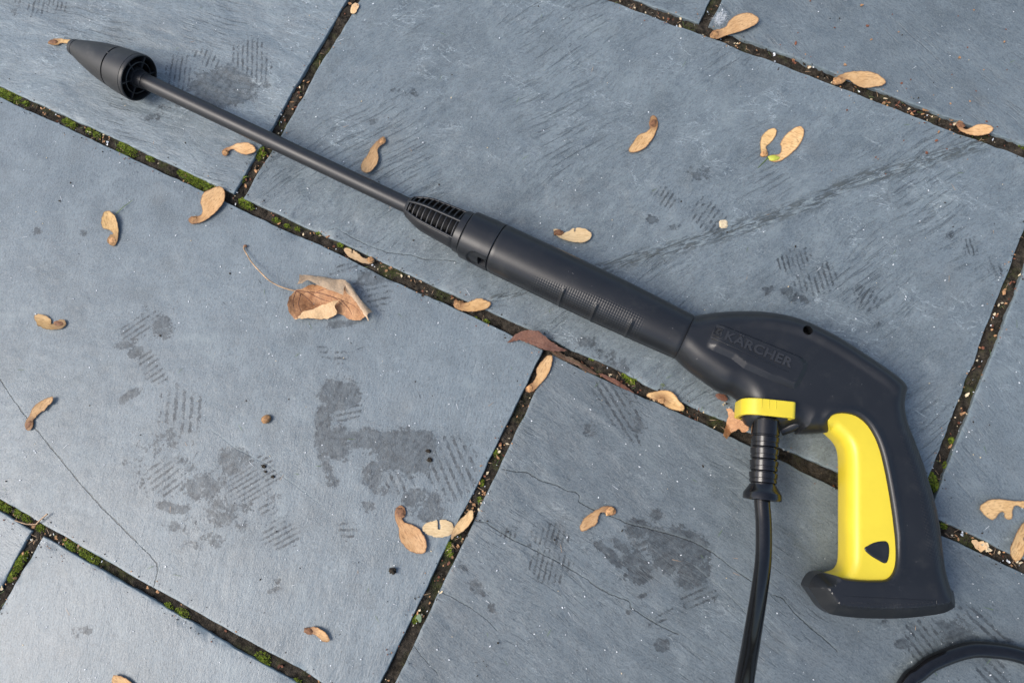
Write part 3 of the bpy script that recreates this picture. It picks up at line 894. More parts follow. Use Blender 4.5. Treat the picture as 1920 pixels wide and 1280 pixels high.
# ------------------------------------------------------------------ the pressure washer gun with its lance
AX = 0.021
P0 = gp(135, 87, AX); P1 = gp(1283, 632, AX)
GANG = math.atan2(P1.y - P0.y, P1.x - P0.x)
gun = empty('spray_gun', (P0.x, P0.y, 0), GANG)
tag(gun, 'black pressure washer spray gun with yellow trigger and long lance lying on the slabs', 'spray gun')
ca, sa = math.cos(GANG), math.sin(GANG)


def lp(px, py, z=AX):
    p = gp(px, py, z); dx, dy = p.x - P0.x, p.y - P0.y
    return (dx * ca + dy * sa, -dx * sa + dy * ca)


def lathe(name, xs, rf, mat, parent=gun, seg=72, th0=0.0, th1=360.0, cap0=False, cap1=False, power=2.0, smooth=35, knurl=None, inner=None):
    """surface round the gun axis; th = 0 at +y, 90 on top"""
    full = abs(th1 - th0) >= 359.9
    th = np.radians(np.linspace(th0, th1, seg + (0 if full else 1), endpoint=not full))
    V = []; n = len(th)
    for x in xs:
        for t in th:
            c, s = math.cos(t), math.sin(t)
            k = (abs(c) ** power + abs(s) ** power) ** (-1 / power)
            r = rf(x, t) * k
            V.append((x, r * c, AX + r * s))
    Fs = []
    for i in range(len(xs) - 1):
        for j in range(n if full else n - 1):
            a, b = i * n + j, i * n + (j + 1) % n
            Fs.append((a, b, b + n, a + n))
    if cap0: Fs.append(tuple(range(n)))
    if cap1: Fs.append(tuple(range((len(xs) - 1) * n, len(xs) * n))[::-1])
    me = mesh_np(name, V, Fs)
    bm = bmesh.new(); bm.from_mesh(me); bmesh.ops.recalc_face_normals(bm, faces=bm.faces); bm.to_mesh(me); bm.free()
    if knurl:
        add_attr(me, 'knurl', [knurl(x, t) for x in xs for t in th])
        add_attr(me, 'ku', [x * math.pi / 0.0020 for x in xs for t in th])
        add_attr(me, 'kv', [t * 0.0205 * math.pi / 0.0020 for x in xs for t in th])
    return link(name, me, mat, parent, smooth)


def interp(tab):
    xs = [a for a, b in tab]; ys = [b for a, b in tab]
    return lambda x, t=0: float(np.interp(x, xs, ys))


def boxm(name, c, dims, mat, parent, rz=0.0, bev=0.0005, rx=0.0, segs=2):
    bm = bmesh.new()
    bmesh.ops.create_cube(bm, size=1.0, matrix=Matrix.Translation(c) @ Matrix.Rotation(rz, 4, 'Z') @ Matrix.Rotation(rx, 4, 'X') @ Matrix.Diagonal((*dims, 1)))
    if bev: bmesh.ops.bevel(bm, geom=bm.edges[:], offset=bev, segments=segs, affect='EDGES', profile=0.5)
    return link(name, mesh_bm(name, bm), mat, parent, 35)


mm = 0.001
# nozzle head -------------------------------------------------------
prof = [(4,1.0),(4,3.0),(0.6,3.4),(0,4.2),(0,5.9),(0.7,6.6),(2.2,7.2),(4.9,7.75),(5.2,7.45),(5.7,7.45),(6.0,7.95),(12,9.9),(20,12.3),(28,14.4),(36,16.2),(44,17.6),(50.6,18.5),(50.9,17.6),(51.9,17.6),(52.2,18.75),(58,19.5),(66,20.3),(71.5,20.75),(71.7,20.45),(72.2,20.45),(72.4,20.8),(74.4,20.85),(75.2,20.5),(75.4,20.0),(75.2,19.4),(74.2,19.2),(60,18.2),(59,17.5),(58.8,1.0)]


def revolve(name, prof, mat, parent, seg=72, smooth=35):
    V = []; Fs = []
    for (x, r) in prof:
        for k in range(seg):
            t = 2 * math.pi * k / seg; V.append((x * mm, r * mm * math.cos(t), AX + r * mm * math.sin(t)))
    for i in range(len(prof) - 1):
        for k in range(seg):
            a, b = i * seg + k, i * seg + (k + 1) % seg; Fs.append((a, b, b + seg, a + seg))
    Fs.append(tuple(range(seg))); Fs.append(tuple(range((len(prof) - 1) * seg, len(prof) * seg))[::-1])
    bm = bmesh.new(); bv = [bm.verts.new(v) for v in V]
    for f in Fs: bm.faces.new([bv[i] for i in f])
    return link(name, mesh_bm(name, bm), mat, parent, smooth)


noz = revolve('nozzle_head', prof, M['nozzle'], gun)
revolve('nozzle_liner', [(59.2, 1), (59.2, 18.0), (68, 18.7), (68.1, 18.4), (59.6, 17.6), (59.6, 1)], M['void'], noz)
revolve('hub', [(60, 9.0), (73.6, 9.0), (75.0, 8.6), (75.0, 7.9), (77.5, 7.9), (82, 7.3), (82.2, 6.5), (60, 6.5)], M['lance'], noz)
revolve('rib_ring', [(66, 13.3), (74.3, 13.3), (74.7, 13.7), (74.3, 14.3), (66, 14.3)], M['lance'], noz)
for k in range(6):
    t = math.radians(20 + 60 * k)
    boxm('rib', (0.0700, 14.0 * mm * math.cos(t), AX + 14.0 * mm * math.sin(t)), (9 * mm, 11.4 * mm, 1.4 * mm), M['lance'], noz, 0, 0.0003, t)
boxm('seam_tab', (0.0513, 18.1 * mm * math.cos(1.36), AX + 18.1 * mm * math.sin(1.36)), (3.2 * mm, 1.3 * mm, 1.6 * mm), M['nozzle'], noz, 0, 0.0003)
# lance tube with its mould seam
lathe('lance_tube', np.linspace(0.066, 0.358, 40), lambda x, t: 0.0067 + 0.00012 * math.exp(-((math.degrees(t) - 205) / 3) ** 2), M['lance'], seg=90, cap0=True, cap1=True)
# bayonet lattice -----------------------------------------------------
bay = interp([(0.3515, 0.0078), (0.3525, 0.0088), (0.358, 0.0112), (0.364, 0.0132), (0.369, 0.0143), (0.376, 0.0149), (0.400, 0.0163), (0.404, 0.0165)])
bx_ = [0.3515, 0.3525, 0.355, 0.358, 0.361, 0.364, 0.367, 0.369, 0.373, 0.378, 0.384, 0.390, 0.396, 0.402]
lat = lathe('bayonet_shell', bx_, bay, M['lance'], th0=136, th1=380, seg=60)
sol = lat.modifiers.new('thickness', 'SOLIDIFY'); sol.thickness = 0.0012; sol.offset = -1
lathe('bayonet_core', bx_, lambda x, t: bay(x) * 0.66, M['void'], lat, seg=40, cap0=True, cap1=True)
lathe('front_ring', [0.3508, 0.3512, 0.3535, 0.3538], lambda x, t: 0.0078 if x < 0.351 else bay(x) + 0.0002, M['lance'], lat, seg=60, cap0=True, cap1=True)
for thd in (21, 79, 133.5):
    path = []
    for x in np.linspace(0.352, 0.403, 18):
        r = bay(x) - 0.0005; t = math.radians(thd); path.append((x, r * math.cos(t), AX + r * math.sin(t)))
    tube('rail', path, 0.0011, M['lance'], lat, seg=8)
for k in range(10):
    x = 0.3555 + k * 0.0048
    path = []
    for thd in np.linspace(21, 134, 22):
        r = bay(x) - 0.0009; t = math.radians(thd); path.append((x, r * math.cos(t), AX + r * math.sin(t)))
    tube('cross_rib', path, 0.0006, M['lance'], lat, seg=6)

# collar --------------------------------------------------------------
def collar_r(x, t):
    r = float(np.interp(x, [0.4005, 0.4010, 0.4065, 0.4070, 0.4075, 0.4085, 0.425, 0.4338, 0.4343], [0.0162, 0.0172, 0.0176, 0.0170, 0.0185, 0.0194, 0.0199, 0.0200, 0.0196]))
    td = math.degrees(t)
    e = ((x - 0.4245) / 0.0085) ** 2 + ((td - 163) / 30) ** 2
    if x > 0.4245: e = ((td - 163) / 30) ** 2
    if e < 1 and 0.414 < x < 0.4328: r -= 0.0016 * min(1, (1 - e) * 5)
    if 0.4262 < x < 0.4325 and 146 < td < 182: r -= 0.0065
    return r


cx = np.concatenate([[0.4005, 0.4010, 0.4040, 0.4064, 0.4066, 0.4070, 0.4074, 0.4078, 0.4085], np.linspace(0.410, 0.4325, 42), [0.4338, 0.4343]])
col = lathe('coupling_collar', cx, collar_r, M['black'], seg=180, cap0=True, cap1=True, power=2.4, smooth=30)
def polar(x, thd, r):
    t = math.radians(thd); return (x, r * math.cos(t), AX + r * math.sin(t))
boxm('latch', polar(0.4276, 164, 0.0135), (0.0013, 0.0020, 0.0070), M['lance'], col, 0, 0.0004, math.radians(163 - 180))
boxm('latch', polar(0.4294, 156, 0.0135), (0.0028, 0.0020, 0.0015), M['lance'], col, 0, 0.0004, math.radians(163 - 180))

# barrel --------------------------------------------------------------
rb = interp([(0.4345, 0.0191), (0.4352, 0.0199), (0.437, 0.0202), (0.50, 0.0203), (0.535, 0.0200), (0.57, 0.0191), (0.5978, 0.0181), (0.5984, 0.0178)])
TICKS = [lp(1054, 555, 0.031)[0], lp(1116, 580, 0.031)[0], lp(1183, 609, 0.030)[0]]


def barrel_r(x, t):
    r = rb(x); td = math.degrees(t)
    if 455 * mm < x < 590 * mm and 108 < td < 205:
        for k, tx in enumerate(TICKS):
            e = ((x - tx) / 0.0011) ** 2
            if e < 4: r += 0.0013 * math.exp(-e) * max(0, min(1, (td - 118) / 8)) * max(0, min(1, (200 - td) / 20))
    if 182 < td < 186: r -= 0.00045
    return r


def barrel_k(x, t):
    td = math.degrees(t)
    lo = 122 - 22 * max(0, min(1, (x - 0.475) / 0.06))
    return max(0, min(1, (x - 0.470 + (td - 140) * 0.0002) / 0.008)) * max(0, min(1, (0.570 + (td - 140) * 0.0001 - x) / 0.006)) * max(0, min(1, (td - lo) / 5)) * (1 if td < 220 else 0)


bxs = np.concatenate([[0.4345, 0.4352, 0.4360, 0.437], np.linspace(0.4385, 0.595, 160), [0.5978, 0.5984]])
lathe('barrel', bxs, barrel_r, M['knurl'], seg=144, cap0=True, cap1=True, power=2.35, smooth=30, knurl=barrel_k)

# body shell ------------------------------------------------------------
o_top = [(1301,592.5,'s'),(1340,586.5),(1380,584),(1420,584.5),(1455,588.5),(1485,595),(1515,605.5),(1540,617.5),(1565,630.5),(1590,645.5),(1615,662),(1640,678.5),(1665,695.5),(1684,710),(1694,721),(1698,731)]
o_back = [(1694,743),(1692,760),(1694,778),(1699,797),(1706,815),(1712,829),(1713,833),(1720,851),(1729,876),(1736,900),(1738,906),(1744,925),(1751,953),(1756,980),(1757.5,988),(1760,1010),(1764,1043),(1769,1076),(1776,1101)]
o_foot = [(1789,1125),(1789,1137,'s'),(1771,1147),(1735,1153.5),(1685,1158),(1627,1158),(1584,1155),(1555,1150,'s'),(1541,1138),(1529,1120),(1514.6,1100,'s'),(1519,1088),(1529,1076),(1540,1073,'s')]
TZ = 0.0375
o_trig = [(1563,1077.5),(1584,1083),(1606,1086),(1638,1087),(1660,1085),(1672,1074),(1678,1054),(1678,1018),(1674,979),(1669,943),(1661.6,900),(1654,864),(1647,838.6),(1638,817),(1624,795.5),(1606,781),(1588,775.5),(1570,775.5),(1557,781),(1554,793)]
o_under = [(1549,811,'s'),(1520,813),(1492,814,'s'),(1488,800),(1462,806),(1415,803),(1398,795),(1389,775),(1383,752),(1370,741),(1352,735.5),(1340,729.5),(1315,712),(1290,693.5),(1265,670.5,'s')]


def tl(lst, z): return [(*lp(p[0], p[1], z), p[2]) if len(p) > 2 else lp(*p[:2], z) for p in lst]


trig_l = tl(o_trig, TZ)
pts = tl(o_top, 0.023) + tl(o_back, 0.022) + tl(o_foot, 0.0285) + trig_l + tl(o_under, 0.021)
grp = ['top'] * (len(o_top)) + ['back'] * (len(o_back) - 1) + ['foot'] * (len(o_foot)) + ['trig'] * (len(o_trig) + 1) + ['under'] * (len(o_under) - 2) + ['junc', 'junc']
grp = grp[:len(pts)]
grp[-1] = 'junc'; grp[-2] = 'under'

foot_c = np.array(lp(1650, 1125, 0.03)); hx = np.array(lp(1650, 900, 0.03))
dirh = (foot_c - hx) / np.linalg.norm(foot_c - hx)
hole = np.array(lp(1510, 622, 0.036)); HR = 0.0036
panel_px = [(1332,600),(1420,635),(1507,671),(1516,680),(1513,694),(1500,722),(1490,729),(1440,710),(1395,690),(1372,672),(1318,648)]
panel = np.array([lp(x, y, 0.0420) for x, y in panel_px])
crest = np.array([lp(x, y, 0.039) for x, y in [(1390,606),(1430,608),(1470,612),(1510,622),(1550,640),(1590,660),(1630,682),(1665,702),(1688,722)]])
top_line = np.array([lp(x, y, 0.023) for x, y in [p[:2] for p in o_top]])
xpan = lp(1335, 625, 0.04)[0]


def rounded(d, R): return np.sqrt(np.clip(1 - (1 - np.clip(d / R, 0, 1)) ** 2, 0, 1))


def body_half(V, D, top=True):
    s = (V - hx) @ dirh                       # metres along the handle from its middle
    along = V[:, 0]
    Hh = 0.0200 * np.ones(len(V))
    # handle is slimmer than the body, the foot flares again
    k1 = np.clip((s + 0.075) / 0.045, 0, 1); k1 = k1 * k1 * (3 - 2 * k1)
    handle = (V[:, 1] < -0.030)
    Hh = Hh - 0.0014 * k1
    k2 = np.clip((s - 0.050) / 0.022, 0, 1); k2 = k2 * k2 * (3 - 2 * k2)
    Hh = Hh + 0.0022 * k2
    f = np.ones(len(V))
    f = np.minimum(f, rounded(D['top'], 0.0150))
    f = np.minimum(f, rounded(D['back'], 0.0150))
    f = np.minimum(f, rounded(D['under'], 0.0165))
    f = np.minimum(f, 0.42 + 0.58 * np.clip(D['foot'] / 0.0085, 0, 1))
    f = np.minimum(f, 0.86 + 0.14 * rounded(D['trig'], 0.0018))
    z = Hh * f
    # the foot's outer edge sits low where it meets back and trigger corners
    z += 0.0011 * np.exp(-((D['trig'] - 0.0030) / 0.0022) ** 2) * np.clip((V[:, 1] + 0.095) / 0.03, 0, 1)
    if top:
        # shallow facet along the spine
        dl = seg_dist(V, top_line[:-1], top_line[1:])
        w = np.clip((V[:, 0] - lp(1395, 606, .04)[0]) / 0.02, 0, 1) * np.clip((lp(1700, 735, .03)[0] - V[:, 0]) / 0.02, 0, 1)
        z += w * (np.clip(0.0175 - dl, 0, 0.0065) * 0.30) * np.clip(dl / 0.006, 0, 1)
        # name panel, open towards the barrel
        dp = seg_dist(V, panel, np.roll(panel, -1, 0)); ins = inside(V, panel)
        pd = lambda a, b: seg_dist(V, panel[a:b], panel[a + 1:b + 1])
        wv_ = np.minimum(np.minimum(np.clip(pd(0, 2) / 0.0011, 0, 1), np.clip(pd(2, 6) / 0.0036, 0, 1)), np.clip(pd(6, 10) / 0.0040, 0, 1))
        wv_ = np.where(ins, wv_ * np.clip((V[:, 0] - xpan) / 0.006, 0, 1), 0)
        z += wv_ * np.maximum(0.0227 - z, 0.0)
        dh = np.linalg.norm(V - hole, axis=1)
        z = np.where(dh < HR * 0.985, z - 0.010, z)
    return np.maximum(z, 0)


ringp = [(hole[0] + r * math.cos(a), hole[1] + r * math.sin(a)) for r in (HR * 0.97, HR * 1.0) for a in np.linspace(0, 2 * math.pi, 36, endpoint=False)]
ringp += [(hole[0] + r * math.cos(a), hole[1] + r * math.sin(a)) for r in (HR * 0.6, HR * 1.35) for a in np.linspace(0, 2 * math.pi, 20, endpoint=False)]
pw, _ = spline([(*p, 's') for p in panel], True, 0.0009)
pc = pw.mean(0)
extra = ringp + [tuple(p) for p in pw]
nn = np.roll(pw, -1, 0) - np.roll(pw, 1, 0); nn = np.stack([-nn[:, 1], nn[:, 0]], 1); nn /= np.linalg.norm(nn, axis=1)[:, None]
if ((pc - pw[0]) @ nn[0]) < 0: nn = -nn
extra += [tuple(p) for p in pw + nn * 0.0036] + [tuple(p) for p in pw + nn * 0.0024] + [tuple(p) for p in pw + nn * 0.0012]
body = pillow('gun_body', pts, lambda V, D: AX + body_half(V, D, True), lambda V, D: AX - body_half(V, D, False),
              step=0.0013, grid=0.00145, rings=(0.00012, 0.0005, 0.0011, 0.0019, 0.0030, 0.0044, 0.0060), extra=extra, mat=M['knurl'], parent=gun, smooth=22, groups=grp)
bme = body.data
co = np.array([v.co[:] for v in bme.vertices])
bl = np.array([lp(x, y, 0.030) for x, y in [(1702,815),(1716,850),(1730,895),(1740,935),(1748,980),(1754,1030)]])
db = seg_dist(co[:, :2], bl[:-1], bl[1:])
add_attr(bme, 'knurl', 0.8 * np.clip((0.0105 - db) / 0.001, 0, 1))

add_attr(bme, 'ku', co[:, 0] * math.pi / 0.0020); add_attr(bme, 'kv', co[:, 1] * math.pi / 0.0020)
# screw hole bottom
tube('screw', [(hole[0], hole[1], AX + 0.004), (hole[0], hole[1], AX + 0.0085)], HR * 0.9, M['void'], body, seg=24)


def text_mesh(txt, size, ext, bold):
    cu = bpy.data.curves.new('lettering', 'FONT'); cu.body = txt; cu.size = size; cu.extrude = ext; cu.offset = bold
    cu.align_x = 'LEFT'; cu.resolution_u = 3; cu.space_character = 1.06
    to = bpy.data.objects.new('lettering', cu); C.objects.link(to)
    bpy.context.view_layer.update()
    me = bpy.data.meshes.new_from_object(to.evaluated_get(bpy.context.evaluated_depsgraph_get()))
    bpy.data.objects.remove(to); return me


ZP = AX + 0.0228
ta = Vector(lp(1352, 634, ZP)); tb = Vector(lp(1484, 691, ZP))
ta = Vector(lp(1357.5, 635.5, ZP)); tb = Vector(lp(1483, 689.5, ZP))
tdir = (tb - ta).normalized(); tang_ = math.atan2(tdir.y, tdir.x); tlen = (tb - ta).length
me = text_mesh('K\u00c4RCHER', 0.0098, 0.00060, 0.00028)
vx = np.array([v.co[:] for v in me.vertices]); wspan = vx[:, 0].max() - vx[:, 0].min(); x0_ = vx[:, 0].min()
for v in me.vertices: v.co.x = (v.co.x - x0_) * tlen / wspan
lo_ = link('lettering', me, M['letter'], body); lo_.location = (ta.x, ta.y, ZP + 0.0001); lo_.rotation_euler = (0, 0, tang_)
tn_ = Vector((-tdir.y, tdir.x))
ic = ta - tdir * 0.0060 + tn_ * 0.0034
for (ox, oy, w_, h_, rr) in ((0, 0.0030, 0.0066, 0.0007, 0), (0, -0.0030, 0.0066, 0.0007, 0), (-0.0031, 0, 0.0007, 0.0066, 0), (0.0031, 0, 0.0007, 0.0066, 0), (0.0008, 0.0010, 0.0030, 0.0007, .7), (0.0008, -0.0010, 0.0030, 0.0007, -.7)):
    c_ = ic + tdir * ox + tn_ * oy
    boxm('emblem', (c_.x, c_.y, ZP - 0.0003), (w_, h_, 0.0010), M['black'], body, tang_ + rr, 0.00012)
ua = Vector(lp(1333, 631, ZP)); ub = Vector(lp(1479, 697, ZP)); um = (ua + ub) / 2
boxm('underline', (um.x, um.y, ZP - 0.0003), ((ub - ua).length, 0.0009, 0.0011), M['black'], body, math.atan2((ub - ua).y, (ub - ua).x), 0.0002)
# frame and tiny raised print on the foot
ZF = AX + 0.0206
def fbar(name, a, b, w=0.0005, h=0.0008, z=ZF):
    A_ = Vector(lp(*a, z)); B_ = Vector(lp(*b, z)); m_ = (A_ + B_) / 2
    return boxm(name, (m_.x, m_.y, z), ((B_ - A_).length, w, h), M['black'], body, math.atan2((B_ - A_).y, (B_ - A_).x), 0.0001)

# trigger ------------------------------------------------------------------
o_tl = [(1541,1073.5),(1563,1072),(1573.6,1067),(1580,1056),(1582,1036),(1582,971),(1582,900),(1581.5,864),(1579,842),(1572,828),(1561,817),(1549,810.5)]
right = [np.array(p) for p in trig_l]
cen = np.mean(right, 0)
tpts = []
for i, p in enumerate(right[::-1]):       # pushed 0.7 mm under the black shell
    d_ = p - cen; tpts.append(tuple(p + d_ / np.linalg.norm(d_) * 0.0008))
tpts = [tuple(np.array(lp(1549, 810, AX)))] + tpts + [tuple(np.array(lp(1542, 1075, AX)))]
left = [lp(*p, AX + 0.004) for p in o_tl[1:-1]]
tp_all = [(*tpts[0], 's')] + tpts[1:-1] + [(*tpts[-1], 's')] + left
tgr = ['r'] * (len(tpts) - 1) + ['l'] * (len(left) + 1)


def trig_half(V, D):
    H = 0.0166
    f = 0.35 + 0.65 * rounded(D['l'], 0.0075)
    z = H * f
    z -= 0.0007 * np.clip((0.0035 - D['l']) / 0.0035, 0, 1)
    return z


trig = pillow('trigger', tp_all, lambda V, D: AX + trig_half(V, D), lambda V, D: AX - trig_half(V, D), step=0.0015, grid=0.0017,
              rings=(0.0003, 0.0012, 0.0026, 0.0045, 0.007), mat=M['yellow'], parent=gun, smooth=50, groups=tgr)
o_btn = [(1620,1028),(1628,1021),(1640,1015.5),(1655,1013),(1663,1014.5),(1667,1022),(1667.5,1038),(1664,1053),(1658,1056),(1646,1050),(1630,1040)]
bp = tl(o_btn, AX + 0.0166)
pillow('lock_button', bp, lambda V, D: AX + 0.0160 + 0.0013 * rounded(D['a'], 0.0012) - 0.0005 * np.clip(D['a'] / 0.006, 0, 1), lambda V, D: AX + 0.010 + 0 * D['a'], step=0.0012, rings=(0.0003, 0.0008, 0.0014), mat=M['black'], parent=trig)

# hose socket, latch and yellow clip ---------------------------------------
ca_ = Vector(lp(1437, 765, 0.030)); cb_ = Vector(lp(1429, 930, 0.030))
hd = (cb_ - ca_).normalized(); hb = Vector((-hd.y, hd.x))
hrz = math.atan2(hb.y, hb.x)          # box local x -> across the clip
CL = Vector(lp(1437.5, 764, 0.0455))


def across(b, a, z): p = CL + hb * b + hd * a; return (p.x, p.y, z)


def ring_solid(name, outer, inner, a0, a1, mat, parent, bev=0.0006):
    bm = bmesh.new()
    n = len(outer)
    lay = []
    for a in (a0, a1):
        lay.append(([bm.verts.new(across(b, a, z)) for b, z in outer], [bm.verts.new(across(b, a, z)) for b, z in inner]))
    (o0, i0), (o1, i1) = lay
    for k in range(n):
        j = (k + 1) % n
        bm.faces.new((o0[k], o0[j], o1[j], o1[k])); bm.faces.new((i0[j], i0[k], i1[k], i1[j]))
        bm.faces.new((o0[j], o0[k], i0[k], i0[j])); bm.faces.new((o1[k], o1[j], i1[j], i1[k]))
    bmesh.ops.recalc_face_normals(bm, faces=bm.faces)
    ob = link(name, mesh_bm(name, bm), mat, parent, 35)
    md = ob.modifiers.new('edge', 'BEVEL'); md.width = bev; md.segments = 3; md.limit_method = 'ANGLE'; md.angle_limit = math.radians(40)
    return ob


def rrect(b0, b1, z0, z1, r, n=7):
    """r = radii at (b0 top, b1 top, b1 bottom, b0 bottom)"""
    out = []
    for (cx_, cz_, a0, rr) in ((b0, z1, 180, r[0]), (b1, z1, 90, r[1]), (b1, z0, 0, r[2]), (b0, z0, -90, r[3])):
        ccx = cx_ + (rr if cx_ == b0 else -rr); ccz = cz_ + (rr if cz_ == z0 else -rr)
        for k in range(n):
            a = math.radians(a0 - 90 * k / (n - 1)); out.append((ccx + rr * math.cos(a), ccz + rr * math.sin(a)))
    return out


sgn = 1 if (Vector(lp(1489, 765, 0.0455)) - Vector(lp(1386, 765, 0.0455))).dot(hb) > 0 else -1
if sgn < 0: hb = -hb
outer = rrect(-0.0162, 0.0205, 0.0060, 0.0470, (0.0130, 0.0030, 0.0030, 0.0110))
inner = rrect(-0.0130, 0.0180, 0.0095, 0.0432, (0.0100, 0.0015, 0.0015, 0.0082))
clip = ring_solid('hose_clip', outer, inner, -0.0062, 0.0058, M['yellow'], gun)
for k, b in enumerate((-0.0040, 0.0010, 0.0060)):
    c_ = CL + hb * b - hd * 0.0025
    boxm('clip_ridge', (c_.x, c_.y, 0.0470), (0.0005, 0.0065, 0.0006), M['yellow'], clip, math.atan2(hb.y, hb.x), 0.00015)
sock_o = rrect(-0.0128, 0.0178, 0.0098, 0.0430, (0.0098, 0.0015, 0.0015, 0.0080))
bm = bmesh.new()
fr = [bm.verts.new(across(b, 0.0022, z)) for b, z in sock_o]; bk = [bm.verts.new(across(b, -0.0055, z)) for b, z in sock_o]
bm.faces.new(fr); bm.faces.new(bk[::-1])
for k in range(len(fr)):
    j = (k + 1) % len(fr); bm.faces.new((fr[j], fr[k], bk[k], bk[j]))
sock = link('hose_socket', mesh_bm('hose_socket', bm), M['black'], gun, 35)
# latch block right of the clip
lc = Vector(lp(1481, 798, 0.022))
tube('release_pin', [(lc.x - hb.x * .006 + hd.x * .003, lc.y - hb.y * .006 + hd.y * .003, 0.019), (lc.x, lc.y, 0.022), (lc.x + hb.x * .007 - hd.x * .004, lc.y + hb.y * .007 - hd.y * .004, 0.025)], [0.0050, 0.0052, 0.0050], M['black'], gun, seg=24)

# small print on the foot
from mathutils.bvhtree import BVHTree
bvh = BVHTree.FromPolygons([v.co[:] for v in bme.vertices], [p.vertices[:] for p in bme.polygons])
def on_body(px, py):
    z = AX + 0.018
    for _ in range(3):
        x_, y_ = lp(px, py, z)
        h = bvh.ray_cast(Vector((x_, y_, 0.2)), Vector((0, 0, -1)))
        if h[0] is None: break
        z = h[0].z
    return Vector((x_, y_, z))
def surf_bar(a, b, w=0.0005, up=0.00022, n=10):
    return [on_body(a[0] + (b[0] - a[0]) * i / n, a[1] + (b[1] - a[1]) * i / n) for i in range(n + 1)]
for a, b in (((1582, 1117), (1756, 1125)), ((1593, 1138), (1640, 1141)), ((1640, 1141), (1700, 1141)), ((1700, 1141), (1757, 1137)), ((1756, 1125), (1757, 1137))):
    tube('print_frame', surf_bar(a, b), 0.00022, M['black'], body, seg=6)
sp_ = Soup()
pr_ = random.Random(4)
for k in range(46):
    x = 1594 + k * 3.4
    if k in (9, 20, 21, 31, 38): continue
    y = 1128 + 5.5 * math.sin((x - 1594) / 156 * math.pi * 0.9) - (x - 1594) * 0.012
    for q in range(2):
        p = on_body(x + pr_.uniform(-.6, .8), y + pr_.uniform(-2, 2)); h_ = pr_.choice([.0003, .0009]); w2 = .0012 - h_
        for zz, sg in ((p.z + .0002, 1),):
            a0 = Vector((p.x - w2 / 2, p.y - h_ / 2, zz)); sp_.poly([a0, a0 + Vector((w2, 0, 0)), a0 + Vector((w2, h_, 0)), a0 + Vector((0, h_, 0))], 0)
            for dx, dy, ex_, ey_ in ((0, 0, w2, 0), (w2, 0, 0, h_), (w2, h_, -w2, 0), (0, h_, 0, -h_)):
                b0 = a0 + Vector((dx, dy, 0)); b1 = b0 + Vector((ex_, ey_, 0)); dn = Vector((0, 0, -.0004)); sp_.poly([b0, b1, b1 + dn, b0 + dn], 0)
so = sp_.build('small_print', [M['letter']]); so.parent = body

# ------------------------------------------------------------------ hose with its ribbed connector
def to_world(p): return Vector((P0.x + p[0] * ca - p[1] * sa, P0.y + p[0] * sa + p[1] * ca, p[2]))
hs0 = gp(1437, 772, 0.0285); hs1 = gp(1429.0, 937, 0.0290)
hose = empty('pressure_hose', (hs0.x, hs0.y, 0.0))
tag(hose, 'glossy black pressure hose with ribbed connector plugged into the gun under the yellow clip', 'hose')
inv = Matrix.Translation((-hs0.x, -hs0.y, 0))
dh_ = hs1 - hs0; LH = dh_.length; dh_ = dh_ / LH
cp = []; cr_ = []
def seg_(t, r): cp.append((inv @ (hs0 + dh_ * t))); cr_.append(r)
seg_(0.000, 0.0090); seg_(0.0045, 0.0090); seg_(0.0046, 0.0096); seg_(0.0055, 0.0101); seg_(0.0172, 0.0101); seg_(0.0176, 0.0094); seg_(0.0184, 0.0094)
x_ = 0.0188
for k in range(4):
    seg_(x_, 0.0100); seg_(x_ + 0.0002, 0.0102); seg_(x_ + 0.0038, 0.0099); seg_(x_ + 0.0042, 0.0095); seg_(x_ + 0.0050, 0.0094); seg_(x_ + 0.0052, 0.0099); seg_(x_ + 0.0070, 0.0097); seg_(x_ + 0.0078, 0.0087); seg_(x_ + 0.0086, 0.0087)
    x_ += 0.0087
seg_(x_, 0.0096); seg_(x_ + 0.0008, 0.0098); seg_(LH - 0.0070, 0.0118); seg_(LH - 0.0052, 0.0131); seg_(LH - 0.0044, 0.0135); seg_(LH - 0.0008, 0.0137); seg_(LH, 0.0133); seg_(LH, 0.0112); seg_(LH - 0.0030, 0.0100); seg_(LH - 0.0030, 0.004)
P_ = [Vector(p) for p in cp]
# straight lathe along dh_
V = []; Fs = []; SEG = 48
u_ = dh_.cross(Vector((0, 0, 1))).normalized(); w_ = dh_.cross(u_)
for p, r in zip(P_, cr_):
    for k in range(SEG):
        a = 2 * math.pi * k / SEG; V.append(p + (u_ * math.cos(a) + w_ * math.sin(a)) * r)
for i in range(len(P_) - 1):
    for k in range(SEG):
        a, b = i * SEG + k, i * SEG + (k + 1) % SEG; Fs.append((a, b, b + SEG, a + SEG))
bm = bmesh.new(); bv = [bm.verts.new(v) for v in V]
for f in Fs: bm.faces.new([bv[i] for i in f])
link('connector_sleeve', mesh_bm('connector_sleeve', bm), M['gloss'], hose, 28)
hp = [hs0 + dh_ * (LH - 0.012), hs1, gp(1432, 985, 0.031), gp(1431, 1050, 0.037), gp(1422, 1120, 0.050), gp(1409, 1200, 0.072), gp(1394, 1290, 0.100),
      gp(1380, 1400, 0.125), gp(1400, 1540, 0.130), gp(1470, 1620, 0.105), gp(1560, 1580, 0.065), gp(1620, 1470, 0.030), gp(1655, 1370, 0.012), gp(1700, 1281, 0.0068), gp(1722, 1261, 0.0064), gp(1750, 1241, 0.0060), gp(1803, 1221, 0.0058), gp(1848, 1217, 0.0058), gp(1920, 1230, 0.0058), gp(2010, 1275, 0.0058), gp(2140, 1400, 0.0058), gp(2300, 1500, 0.0058), gp(2600, 1500, 0.0058)]
tube('hose_tube', [inv @ p for p in crs(hp, 14)], 0.00565, M['hose'], hose, seg=28)

